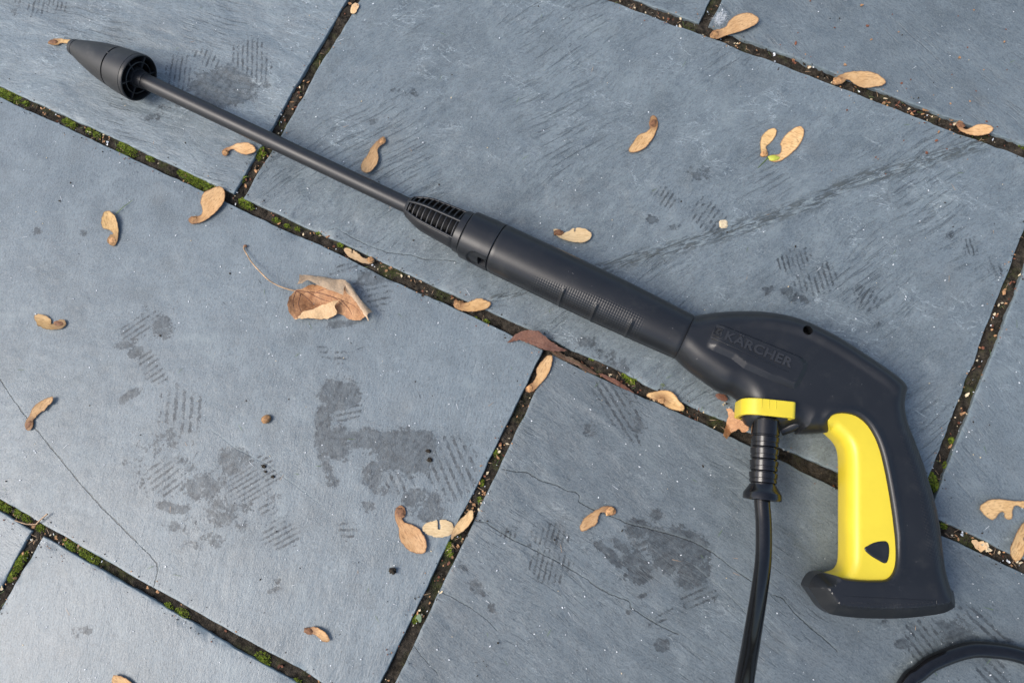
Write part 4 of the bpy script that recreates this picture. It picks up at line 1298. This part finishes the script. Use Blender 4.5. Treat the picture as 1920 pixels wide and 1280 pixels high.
# ------------------------------------------------------------------ winged seeds
def local_frame(px_pts, a, b, z=0.0):
    A = gp(*a, z); B = gp(*b, z)
    rz = math.atan2(B.y - A.y, B.x - A.x); c, s = math.cos(rz), math.sin(rz)
    return A, rz, lambda p: (lambda q: ((q.x - A.x) * c + (q.y - A.y) * s, -(q.x - A.x) * s + (q.y - A.y) * c))(gp(*p, z))


def ball(name, c, dims, mat, parent, rz=0.0, jit=0.12, seed=0):
    bm = bmesh.new()
    bmesh.ops.create_icosphere(bm, subdivisions=3, radius=1.0)
    for v in bm.verts:
        k = 1 + jit * (mnoise.noise(v.co * 1.6 + Vector((seed * 3.1, 0, 0))) + 0.5 * mnoise.noise(v.co * 4 + Vector((0, seed * 1.7, 0))))
        v.co = Vector((v.co.x * dims[0], v.co.y * dims[1], v.co.z * dims[2])) * k
    M_ = Matrix.Translation(c) @ Matrix.Rotation(rz, 4, 'Z')
    bmesh.ops.transform(bm, matrix=M_, verts=bm.verts)
    return link(name, mesh_bm(name, bm), mat, parent, 80)


def wing_part(name, outline, A, F, L, parent, z0, curl, tilt, seed, mat, th=0.00022, flute=0.00025):
    pl = [F(p) for p in outline]
    P_ = np.array(pl); cy = P_[:, 1].mean(); cx_ = P_[:, 0].mean(); W = max(1e-4, np.ptp(P_[:, 1])); Lx = max(1e-4, np.ptp(P_[:, 0]))
    o = seed * 7.13
    def zc(V):
        u = (V[:, 0] - P_[:, 0].min()) / Lx; v = (V[:, 1] - cy) / W
        z = z0 + tilt * u + curl * (v * v * 4) * (0.3 + 0.7 * u) + 0.0006 * np.abs(u - 0.5) ** 2
        z = z + flute * fbm(V[:, 0] * 90 + o, V[:, 1] * 420, 2) + 0.0006 * fbm(V[:, 0] * 70 + o, V[:, 1] * 70, 2)
        return np.maximum(z, 0.0004) if z0 > 0 else z
    return pillow(name, [(*p, 's') if False else p for p in pl], lambda V, D: zc(V) + th * np.clip(D['a'] / 0.0004, 0.3, 1), lambda V, D: zc(V) - th * 0.3, step=0.0009, ragged=0.00028, grid=0.0012, mat=mat, parent=parent, smooth=60)


SAM = [  # outline in photo pixels, seed centre, seed radius px (along, across), label, (z0, curl, tilt) mm, brown, pale, seed material
 ([(89,80),(99,74),(110,73),(124,75),(137,77),(134,84),(126,83),(118,81),(113,82),(107,85),(97,84)],(100,79),(10,5),'small tan winged seed touching the tip of the nozzle',(1.2,0.6,0.5),0,0,'seed_dark'),
 ([(416,284),(421,279),(431,275),(447,269),(460,268),(473,272),(481,281),(479,286),(464,291),(452,289),(441,282),(434,280),(428,284),(425,291),(418,291)],(421,286),(7,5),'tan winged seed just left of the lance, its tip reaching the joint',(1.2,0.8,0.8),0,0,'seed'),
 ([(354,410),(360,406),(375,404),(380,395),(377,378),(385,362),(398,356),(410,351),(420,355),(424,368),(419,385),(400,404),(380,416),(362,420),(355,416)],(363,413),(9,6),'broad tan winged seed overlapping the mossy joint below the lance',(1.3,0.8,1.6),0,0,'seed'),
 ([(200,397),(210,398),(220,410),(223,427),(221,447),(213,461),(204,457),(201,451),(207,441),(212,439),(206,432),(195,429),(192,420),(194,407)],(210,451),(9,7),'tan winged seed lying upright with its brown seed at the bottom, far left slab',(1.2,1.0,1.4),0.1,0,'seed'),
 ([(719,256),(723,260),(722,268),(713,274),(708,281),(710,296),(706,311),(696,322),(686,325),(678,319),(679,307),(689,292),(698,275),(711,261)],(717,264),(8,5),'narrow speckled brown winged seed alone just above the lance',(1.3,1.0,0.6),0.30,0.2,'seed'),
 ([(1224,217),(1233,226),(1232,241),(1224,260),(1209,279),(1193,286),(1181,286),(1179,280),(1188,266),(1198,253),(1212,247),(1218,241),(1217,229)],(1225,230),(9,6),'slanting tan winged seed with dark seed at its top, left of the paired winged seeds',(1.2,0.8,0.6),0.15,0,'seed_dark'),
 ([(1038,431),(1046,429),(1055,436),(1065,434),(1076,428),(1077.5,435),(1080,428),(1095,429),(1107,436),(1109,444),(1097,454),(1080,455),(1060,450),(1043,441)],(1046,436),(9,6),'pale slit winged seed with brown seed above the barrel of the gun',(1.2,0.6,0.5),0,0.75,'seed_dark'),
 ([(1331,65),(1339,57),(1358,53),(1368,40),(1384,30),(1403,28),(1419,35),(1420,45),(1403,56),(1381,63),(1361,68),(1345,73),(1334,70)],(1340,66),(10,6),'large tan winged seed on the topmost joint beside white fluff',(1.2,0.8,1.8),0.05,0.1,'seed'),
 ([(1560,157),(1568,145),(1587,137),(1613,135),(1639,139),(1658,152),(1657,160),(1639,165),(1616,166),(1600,158),(1589,150),(1579,157),(1571,159)],(1571,151),(10,7),'largest tan winged seed lying across the middle of the upper right joint',(1.2,0.8,1.2),0.0,0.1,'seed'),
 ([(1794,231),(1799,226),(1807,231),(1805,239),(1813,242),(1829,235),(1843,233),(1855,236),(1862,242),(1852,252),(1833,256),(1813,252),(1799,244)],(1800,234),(7,6),'tan winged seed with curled dark seed at the right end of the upper joint',(1.1,0.7,0.9),0.0,0.05,'seed_dark'),
 ([(645,466),(652,465),(659,468),(660,474),(662,469),(667,472),(674,477),(681,483),(689,484),(695,480),(701,485),(700,491),(688,494),(670,489),(655,482),(647,474)],(695,487),(6,5),'cream slit winged seed lying in the joint above the crumpled leaf',(0.6,0.5,0.2),0,0.55,'seed'),
 ([(850,572),(854,562),(864,567),(878,566),(895,560),(914,564),(921,570),(914,578),(895,584),(873,584),(857,579)],(858,570),(8,6),'tan winged seed on the middle joint under the front of the barrel',(1.0,0.9,0.7),0.1,0,'seed'),
 ([(1035,668),(1034,686),(1026,704),(1011,723),(998,734),(987,734),(987,725),(998,717),(1006,704),(1006,692),(1017,676),(1028,666)],(993,728),(7,5),'smooth orange-tan winged seed at the top of the short joint below the brown leaf',(1.0,0.5,0.9),0,0,'wing'),
 ([(1212,740),(1226,734),(1251,732),(1264,739),(1273,751),(1282,761),(1281,770),(1270,770),(1251,764),(1239,753),(1223,748)],(1240,750),(8,5),'tan winged seed with brown blotch lying on the joint under the gun body',(1.0,0.9,1.0),0.1,0,'seed'),
 ([(64,594),(71,589),(84,591),(94,597),(97,607),(105,604),(112,599),(122,601),(123,609),(112,617),(90,618),(75,612),(69,605)],(112,607),(10,6),'small curled winged seed with notched wing near the left edge',(1.2,1.6,0.2),0.25,0.1,'seed_dark'),
 ([(101,744),(103,748),(96,759),(92,760),(83,770),(79,771),(70,779),(62,789),(62,800),(54,807),(48,802),(48,791),(56,779),(62,768),(75,755),(90,747)],(54,796),(9,6),'narrow ragged winged seed lying on the long crack of the left slab',(1.2,1.0,1.4),0.1,0,'seed_dark'),
 ([(741,957),(750,947),(758,951),(760,960),(759,968),(754,971),(760,979),(778,985),(791,997),(800,1015),(800,1027),(796,1036),(778,1036),(763,1027),(751,1011),(747,988),(741,971)],(750,959),(10,8),'largest orange-tan winged seed of the three lying left of the short joint, brown seed up',(1.3,0.7,1.0),0.0,0,'seed_dark'),
 ([(792,990),(796,982),(813,976),(820,975),(823,992),(825,975),(831,974),(846,979),(851,991),(843,1003),(822,1007),(805,1003),(794,996)],None,None,'pale cracked oval wing between two orange-tan wings by the short joint',(0.9,0.7,0.3),0,0.85,'seed'),
 ([(885,955),(888,962),(886,974),(870,994),(852,1006),(846,1011),(849,994),(858,979),(870,967)],None,None,'thin bright tan wing folded down into the short joint',(1.4,1.2,0.2),0,0.25,'seed'),
 ([(1087,991),(1088,982),(1098,968),(1116,957),(1128,950),(1140,948),(1153,952),(1155,959),(1149,966),(1139,962),(1128,960),(1122,968),(1119,981),(1108,988),(1093,996)],(1145,957),(9,6),'tan winged seed lying alone on the crack of the slab below the gun',(1.2,0.8,0.6),0.0,0.1,'seed'),
 ([(570,1184),(577,1177),(592,1174),(606,1180),(615,1189),(618,1200),(608,1202),(600,1196),(592,1190),(580,1187)],(577,1182),(8,5),'small rust-brown winged seed near the bottom edge',(1.2,1.2,0.8),0.25,0,'seed_dark'),
 ([(212,1268),(216,1264),(232,1268),(245,1276),(253,1290),(240,1300),(222,1294),(213,1280)],(248,1302),(8,5),'tan winged seed cut off by the bottom edge at lower left',(1.2,0.8,0.8),0.0,0,'seed'),
 ([(1834,952),(1841,943),(1852,937),(1873,935),(1896,938),(1920,939),(1938,941),(1940,952),(1920,953),(1904,947),(1899,953),(1895,972),(1883,971),(1880,960),(1873,961),(1860,974),(1849,970),(1840,961)],(1940,948),(12,9),'torn tan winged seed with tattered edge at the right side of the picture',(1.3,0.8,1.2),0.1,0.15,'seed'),
 ([(1928,972),(1920,976),(1904,992),(1893,1010),(1885,1027),(1887,1041),(1895,1050),(1906,1046),(1914,1033),(1917,1019),(1914,1009),(1920,1004),(1934,996),(1936,980)],(1932,984),(11,8),'tan winged seed tilted up below the torn one at the right side of the picture',(2.2,1.0,4.0),0.1,0,'seed_dark'),
]
for i, (ol, sc, sr, lab_, (z0, curl, tilt), br, pa, sm_) in enumerate(SAM):
    O = np.array(ol, float); cpx = O.mean(0)
    if sc is None:
        e_ = O[np.argmax(np.linalg.norm(O - cpx, axis=1))]; sc_ = tuple(e_)
    else: sc_ = sc
    far = O[np.argmax(np.linalg.norm(O - np.array(sc_), axis=1))]
    A, rz, Fm = local_frame(None, sc_, tuple(far), 0.0015)
    root = empty('winged_seed', (A.x, A.y, 0.0), rz)
    tag(root, lab_, 'winged seed', 'winged seeds fallen on the paving')
    L_ = (gp(*far) - gp(*sc_)).length
    w = wing_part('wing', ol, A, Fm, L_, root, z0 * mm, curl * 1.3 * mm, tilt * 1.3 * mm, i + 1, M['wing'])
    w['brown'] = float(min(1, br + rng.choice([0, 0, .12, .22, .38]))); w['pale'] = float(pa)
    if sc is not None:
        ball('seed', (0.0005, 0, 0.0013), (sr[0] * 0.00046, sr[1] * 0.00046, 0.0011), M[sm_] if sm_ != 'wing' else M['seed'], root, rng.uniform(-.3, .3), 0.30, i)
        # thick leading edge of the wing
# the pair still joined
A = gp(1441, 295, 0.0); pr = empty('winged_seed', (A.x, A.y, 0), 0)
tag(pr, 'pair of winged seeds still joined, one seed yellow-green, above the gun', 'winged seed', 'winged seeds fallen on the paving')
Fp = lambda p: (gp(*p, 0.0015).x - A.x, gp(*p, 0.0015).y - A.y)
w1 = wing_part('wing', [(1426,279),(1426,262),(1434,248),(1449,241),(1455,244),(1454,255),(1446,267),(1437,275),(1438,283),(1440,291),(1434,295),(1427,290)], A, Fp, .03, pr, .0013, .0006, .0004, 41, M['wing'])
w2 = wing_part('wing', [(1461,289),(1465,277),(1463,269),(1473,253),(1487,242),(1499,238),(1507,245),(1505,260),(1495,277),(1480,291),(1463,302),(1449,304),(1441,298),(1445,291)], A, Fp, .03, pr, .0014, .0007, .0006, 42, M['wing'])
for w in (w1, w2): w['brown'] = 0.1; w['pale'] = 0.05
p = Fp((1432, 289)); ball('seed', (p[0], p[1], .0018), (.0033, .0023, .0017), M['seed'], pr, 1.0, .1, 3)
p = Fp((1451, 297)); ball('seed', (p[0], p[1], .0019), (.0050, .0029, .0013), M['seed_green'], pr, 0.35, .25, 4)
tube('stalk', [(*Fp((1440, 296)), .0016), (*Fp((1431, 305)), .0012), (*Fp((1421, 315)), .0008)], [.0005, .0004, .0003], M['grass'], pr, seg=8)

# ------------------------------------------------------------------ leaves
def leaf_piece(name, outline, parent, A, zf, mat, th=0.00025, step=0.0016):
    pl = [(*((gp(*p[:2], 0.004).x - A.x), (gp(*p[:2], 0.004).y - A.y)), p[2]) if len(p) > 2 else (gp(*p, 0.004).x - A.x, gp(*p, 0.004).y - A.y) for p in outline]
    return pillow(name, pl, lambda V, D: zf(V, D) + th * np.clip(D['a'] / 0.0004, 0.4, 1), lambda V, D: zf(V, D) - th * 0.4, step=step, ragged=0.0005, grid=0.0016, mat=mat, parent=parent, smooth=50)


A = gp(554, 545, 0.0)
big = empty('dry_leaf', (A.x, A.y, 0))
tag(big, 'large crumpled brown leaf with curved stalk on the left slab', 'leaf')
def lv(px, py, z=0.004): q = gp(px, py, z); return np.array([q.x - A.x, q.y - A.y])
def plane_t(V, a, b): a = lv(*a); b = lv(*b); d = b - a; return ((V - a) @ d) / (d @ d)
crum = lambda V, s, k: k * fbm(V[:, 0] * 80 + s, V[:, 1] * 80, 3)
blade = leaf_piece('blade', [(554,544,'s'),(546,556),(543,565),(543,578),(547,590),(553,599,'s'),(578,596),(604,597),(619,595),(634,587),(648,595),(660,600),(675,600),(685,593),(679,575),(664,556),(652,540),(640,538),(605,536),(582,532),(566,540)], big, A,
    lambda V, D: 0.0012 + 0.0045 * np.clip(plane_t(V, (600, 575), (640, 525)), 0, 1.2) + 0.0045 * np.clip(plane_t(V, (590, 572), (555, 590)), 0, 1.3) ** 2 + 0.003 * np.clip(plane_t(V, (620, 575), (690, 585)), 0, 1) ** 2 + crum(V, 1, 0.0042), M['leaf'])
leaf_piece('lower_fold', [(553,599.5,'s'),(578,597),(604,598),(619,596),(633,588),(631,576),(638,566,'s'),(616,572),(602,577),(586,583),(573,586),(563,593)], big, A,
    lambda V, D: 0.0040 + 0.0042 * np.clip(plane_t(V, (600, 598), (596, 578)), 0, 1.2) + 0.0012 * np.clip(plane_t(V, (575, 590), (632, 575)), 0, 1) + crum(V, 5, 0.0018), M['leaf_tan'])
leaf_piece('upper_fold', [(563,515,'s'),(578,515.5),(600,518),(619,522),(640,526),(653,529,'s'),(651,545),(651,561,'s'),(630,552),(602,540),(590,533),(581,529),(573,536),(564,539,'s'),(564,528)], big, A,
    lambda V, D: 0.0078 + 0.0055 * np.clip(plane_t(V, (610, 520), (604, 543)), 0, 1.3) - 0.0035 * np.clip(plane_t(V, (610, 532), (606, 515)), 0, 1) + crum(V, 9, 0.0034), M['leaf_pale'])
leaf_piece('right_fold', [(652,531,'s'),(660,536),(669,549),(679,564),(690,576),(700,586,'s'),(693,593),(695,605,'s'),(688,597),(683,588),(674,575),(665,561),(652,551)], big, A,
    lambda V, D: 0.0060 + 0.0048 * np.sin(np.pi * np.clip(0.5 + plane_t(V, (672, 565), (684, 556)) * 0.6, 0, 1)) + crum(V, 13, 0.0026), M['leaf_pale'])
def blade_z(V): return 0.0012 + 0.0045 * np.clip(plane_t(V, (600, 575), (640, 525)), 0, 1.2) + 0.0045 * np.clip(plane_t(V, (590, 572), (555, 590)), 0, 1.3) ** 2 + 0.003 * np.clip(plane_t(V, (620, 575), (690, 585)), 0, 1) ** 2 + crum(V, 1, 0.0042)
for ve in ([(555,545),(572,556),(590,574),(597,580)], [(555,545),(590,547),(625,557),(662,572),(678,590)], [(555,545),(550,565),(555,585)], [(575,546),(600,559),(622,566)], [(590,547),(610,543),(628,545)], [(612,553),(630,560),(645,575)], [(562,551),(560,570),(566,586)], [(640,562),(655,580),(660,592)]):
    q = [(v_.x, v_.y) for v_ in crs([(*lv(x, y), 0) for x, y in ve], 8)]
    z_ = blade_z(np.array(q))
    tube('vein', [(a, b_, z + 0.0001) for (a, b_), z in zip(q, z_)], [0.00042 - 0.00022 * i_ / len(q) for i_ in range(len(q))], M['leaf_red'], blade, seg=6)
st_px = [(556,546,.0030),(540,542,.0040),(523,536,.0055),(508,528,.0065),(495,517,.0070),(473,493,.0055),(463,477,.0035),(457.5,467,.0020),(458,462,.0014),(461,460,.0014)]
pth = crs([(*lv(x, y, z), z) for x, y, z in st_px], 8)
tube('leaf_stalk', pth, [0.00055 + 0.00025 * (abs(i / len(pth) - .5) * 2) ** 3 for i in range(len(pth))], M['stalk'], big, seg=10)
p = lv(460, 461, .0014); ball('stalk_end', (p[0], p[1], .0014), (.0016, .0011, .0010), M['seed_dark'], big, .5, .1, 9)


def small_leaf(name, outline, lab_, zf, mat, cat='leaf', group=None, midrib=None):
    c_ = np.mean([p[:2] for p in outline], 0); A_ = gp(*c_, 0)
    r_ = empty(name, (A_.x, A_.y, 0)); tag(r_, lab_, cat, group)
    leaf_piece('blade', outline, r_, A_, zf, mat, step=0.0012)
    if midrib:
        q = [(v_.x, v_.y) for v_ in crs([(gp(x, y, .004).x - A_.x, gp(x, y, .004).y - A_.y, 0) for x, y in midrib], 8)]
        Vq = np.array(q); zz = zf(Vq, {'a': np.ones(len(q)) * .01})
        tube('midrib', [(a, b, z + .0001) for (a, b), z in zip(q, zz)], .00035, M['leaf_red'], r_, seg=6)
    return r_, A_


def px_t(A_, V, a, b):
    a = np.array([gp(*a, .004).x - A_.x, gp(*a, .004).y - A_.y]); b = np.array([gp(*b, .004).x - A_.x, gp(*b, .004).y - A_.y]); d = b - a
    return ((V - a) @ d) / (d @ d)


crum2 = lambda V, s, k: k * fbm(V[:, 0] * 110 + s, V[:, 1] * 110, 3)
ol = [(951,642,'s'),(958,634),(968,627),(989,620),(1011,623),(1026,635),(1045,648),(1063,658,'s'),(1040,658),(1020,654),(995,645),(976,637),(961,639)]
A_ = gp(*np.mean([p[:2] for p in ol], 0), 0)
small_leaf('brown_leaf', ol, 'pointed reddish-brown leaf lying over the joint crossing under the barrel', lambda V, D, A_=A_: 0.0022 + 0.0045 * np.clip(px_t(A_, V, (1000, 650), (1010, 625)), 0, 1) + crum2(V, 3, .0012), M['leaf_red'], midrib=[(975,636),(1000,641),(1030,650),(1058,657)])
ol = [(1030,652),(1045,656),(1060,664),(1079,672),(1101,685),(1123,701,'s'),(1111,699),(1094,693),(1085,686),(1068,679),(1051,671),(1036,662)]
small_leaf('decayed_leaf', ol, 'dark olive decayed leaf sunk along the joint right of the brown leaf', lambda V, D: -0.0005 + crum2(V, 8, .0035), M['leaf_olive'], midrib=[(1036,657),(1060,670),(1085,682),(1118,699)])
ol = [(1123,698),(1142,704),(1167,717),(1192,736,'s'),(1170,727),(1148,715),(1132,706)]
small_leaf('leaf_strip', ol, 'narrow red-brown leaf strip on the edge of the joint under the gun', lambda V, D: 0.0002 + crum2(V, 4, .0020), M['leaf_red'])
ol = [(1361,766,'s'),(1368,768),(1376,776),(1387,790),(1396,797),(1400,806),(1391,812),(1384,806),(1374,810),(1360,824,'s'),(1354,818),(1357,806),(1362,795),(1364,780)]
A_ = gp(*np.mean([p[:2] for p in ol], 0), 0)
small_leaf('curled_leaf', ol, 'curled orange-brown leaf scrap poking out left of the yellow clip', lambda V, D, A_=A_: 0.0030 + 0.009 * np.clip(np.abs(px_t(A_, V, (1366, 800), (1392, 790))), 0, 1) + crum2(V, 2, .0030), M['leaf'])
ol = [(1343,738),(1352,737),(1362,741),(1366,747),(1362,752),(1354,750),(1347,745)]
small_leaf('seed_husk', ol, 'small red-brown husk at the lower edge of the gun body', lambda V, D: 0.0015 + crum2(V, 6, .0025), M['leaf_red'], 'husk')
ol = [(654,14),(658,5),(664,0),(670,3),(668,11),(661,20)]
small_leaf('leaf_scrap', ol, 'small tan leaf scrap in the joint at the top edge', lambda V, D: -0.001 + crum2(V, 12, .002), M['leaf_tan'], 'leaf')
ol = [(776,1160,'s'),(781,1152),(787,1153),(788,1160),(784,1168),(781,1161)]
small_leaf('green_leaflet', ol, 'tiny grey-green leaflet in the lower short joint', lambda V, D: 0.0005 + crum2(V, 15, .002), simple('leaflet_green', (0.14, 0.20, 0.10), .6), 'leaf')
ol = [(1828,1014),(1836,1012),(1842,1016),(1850,1015),(1856,1024),(1850,1034),(1842,1032),(1834,1024)]
small_leaf('pale_husk', ol, 'shredded cream husk in the joint right of the handle', lambda V, D: -0.001 + crum2(V, 19, .004), M['leaf_tan'], 'husk')

# odd single bits
A_ = gp(501, 786, 0); o = ball('round_seed', (0, 0, .0022), (.0042, .0034, .0024), M['seed'], None, 1.0, .08, 21); o.location = (A_.x, A_.y, 0)
tag(o, 'single round brown seed without a wing on the left slab', 'seed')
A_ = gp(1356, 421, 0); bm = bmesh.new()
bmesh.ops.create_cube(bm, size=1, matrix=Matrix.Rotation(.5, 4, 'Z') @ Matrix.Translation((0, 0, .0011)) @ Matrix.Diagonal((.0068, .0070, .0020, 1)))
bmesh.ops.bevel(bm, geom=bm.edges[:], offset=.0009, segments=3, affect='EDGES')
o = link('wood_chip', mesh_bm('wood_chip', bm), M['cream'], None, 50); o.location = (A_.x, A_.y, 0)
tag(o, 'small square cream chip above the middle of the gun', 'chip')
A_ = gp(737, 1070, 0); o = ball('soil_crumb', (0, 0, .0022), (.0026, .0023, .0018), M['dark'], None, 0, .7, 5); o.location = (A_.x, A_.y, 0)
tag(o, 'dark crumb of soil below the largest orange-tan winged seed', 'soil crumb')
for (px, py, s_, lab_) in ((803, 845, .0017, 'upper of two dark mud crumbs on the right-hand shoe print'), (806, 862, .0019, 'lower of two dark mud crumbs on the right-hand shoe print'),
                           (495, 874, .0016, 'highest of three dark mud crumbs on the middle shoe print'), (512, 893, .0014, 'lowest of three dark mud crumbs on the middle shoe print'), (498, 884, .0010, 'smallest of three dark mud crumbs on the middle shoe print')):
    A_ = gp(px, py, 0); o = ball('mud_crumb', (0, 0, s_ * .4), (s_ * 1.1, s_ * .8, s_ * .5), M['dark'], None, .3, .7, int(px)); o.location = (A_.x, A_.y, 0)
    tag(o, lab_, 'mud crumb', 'mud crumbs on the left slab')
# forked dry stalk at the joint corner, lower left
A_ = gp(70, 980, 0); r_ = empty('forked_stalk', (A_.x, A_.y, 0)); tag(r_, 'forked pale dry stalk lying on the joint corner at lower left', 'stalk')
def rl(px, py, z): q = gp(px, py, z); return (q.x - A_.x, q.y - A_.y, z)
tube('stem', crs([rl(28, 975, .001), rl(50, 982, .0015), rl(68, 982, .002)], 5), .00045, M['stalk'], r_, seg=8)
tube('stem', crs([rl(68, 982, .002), rl(76, 974, .003), rl(89, 963, .003)], 5), [.0006] * 10 + [.0008], M['stalk'], r_, seg=8)
# fluff beside the topmost winged seed
fz = Soup(); A_ = gp(1350, 36, 0)
for k in range(420):
    a = rng.uniform(0, 6.28); rr = .0065 * math.sqrt(rng.random())
    fz.blade((A_.x + math.cos(a) * rr * .7, A_.y + math.sin(a) * rr, rng.uniform(-.003, .003)), (rng.uniform(-1, 1), rng.uniform(-1, 1), rng.uniform(-.2, .5)), rng.uniform(.002, .006), .00012, 0, .3)
tag(fz.build('fluff', [M['white']]), 'tuft of whitish seed fluff in the joint at the top edge', 'fluff', kind='stuff')
# fine grass blade by the upright winged seed
for (a, b, lab_) in (((216, 402), (248, 376), 'thin dark green blade beside the upright winged seed'), ((183, 792 - 240), (0, 0), None)):
    if lab_ is None: continue
    p1, p2 = gp(*a, .0008), gp(*b, .0008)
    o = tube('grass_blade', [(0, 0, .0008), ((p2.x - p1.x) / 2, (p2.y - p1.y) / 2, .0016), (p2.x - p1.x, p2.y - p1.y, .0008)], [.0003, .0003, .00015], M['grass'], None, seg=6)
    o.location = (p1.x, p1.y, 0); tag(o, lab_, 'grass blade')
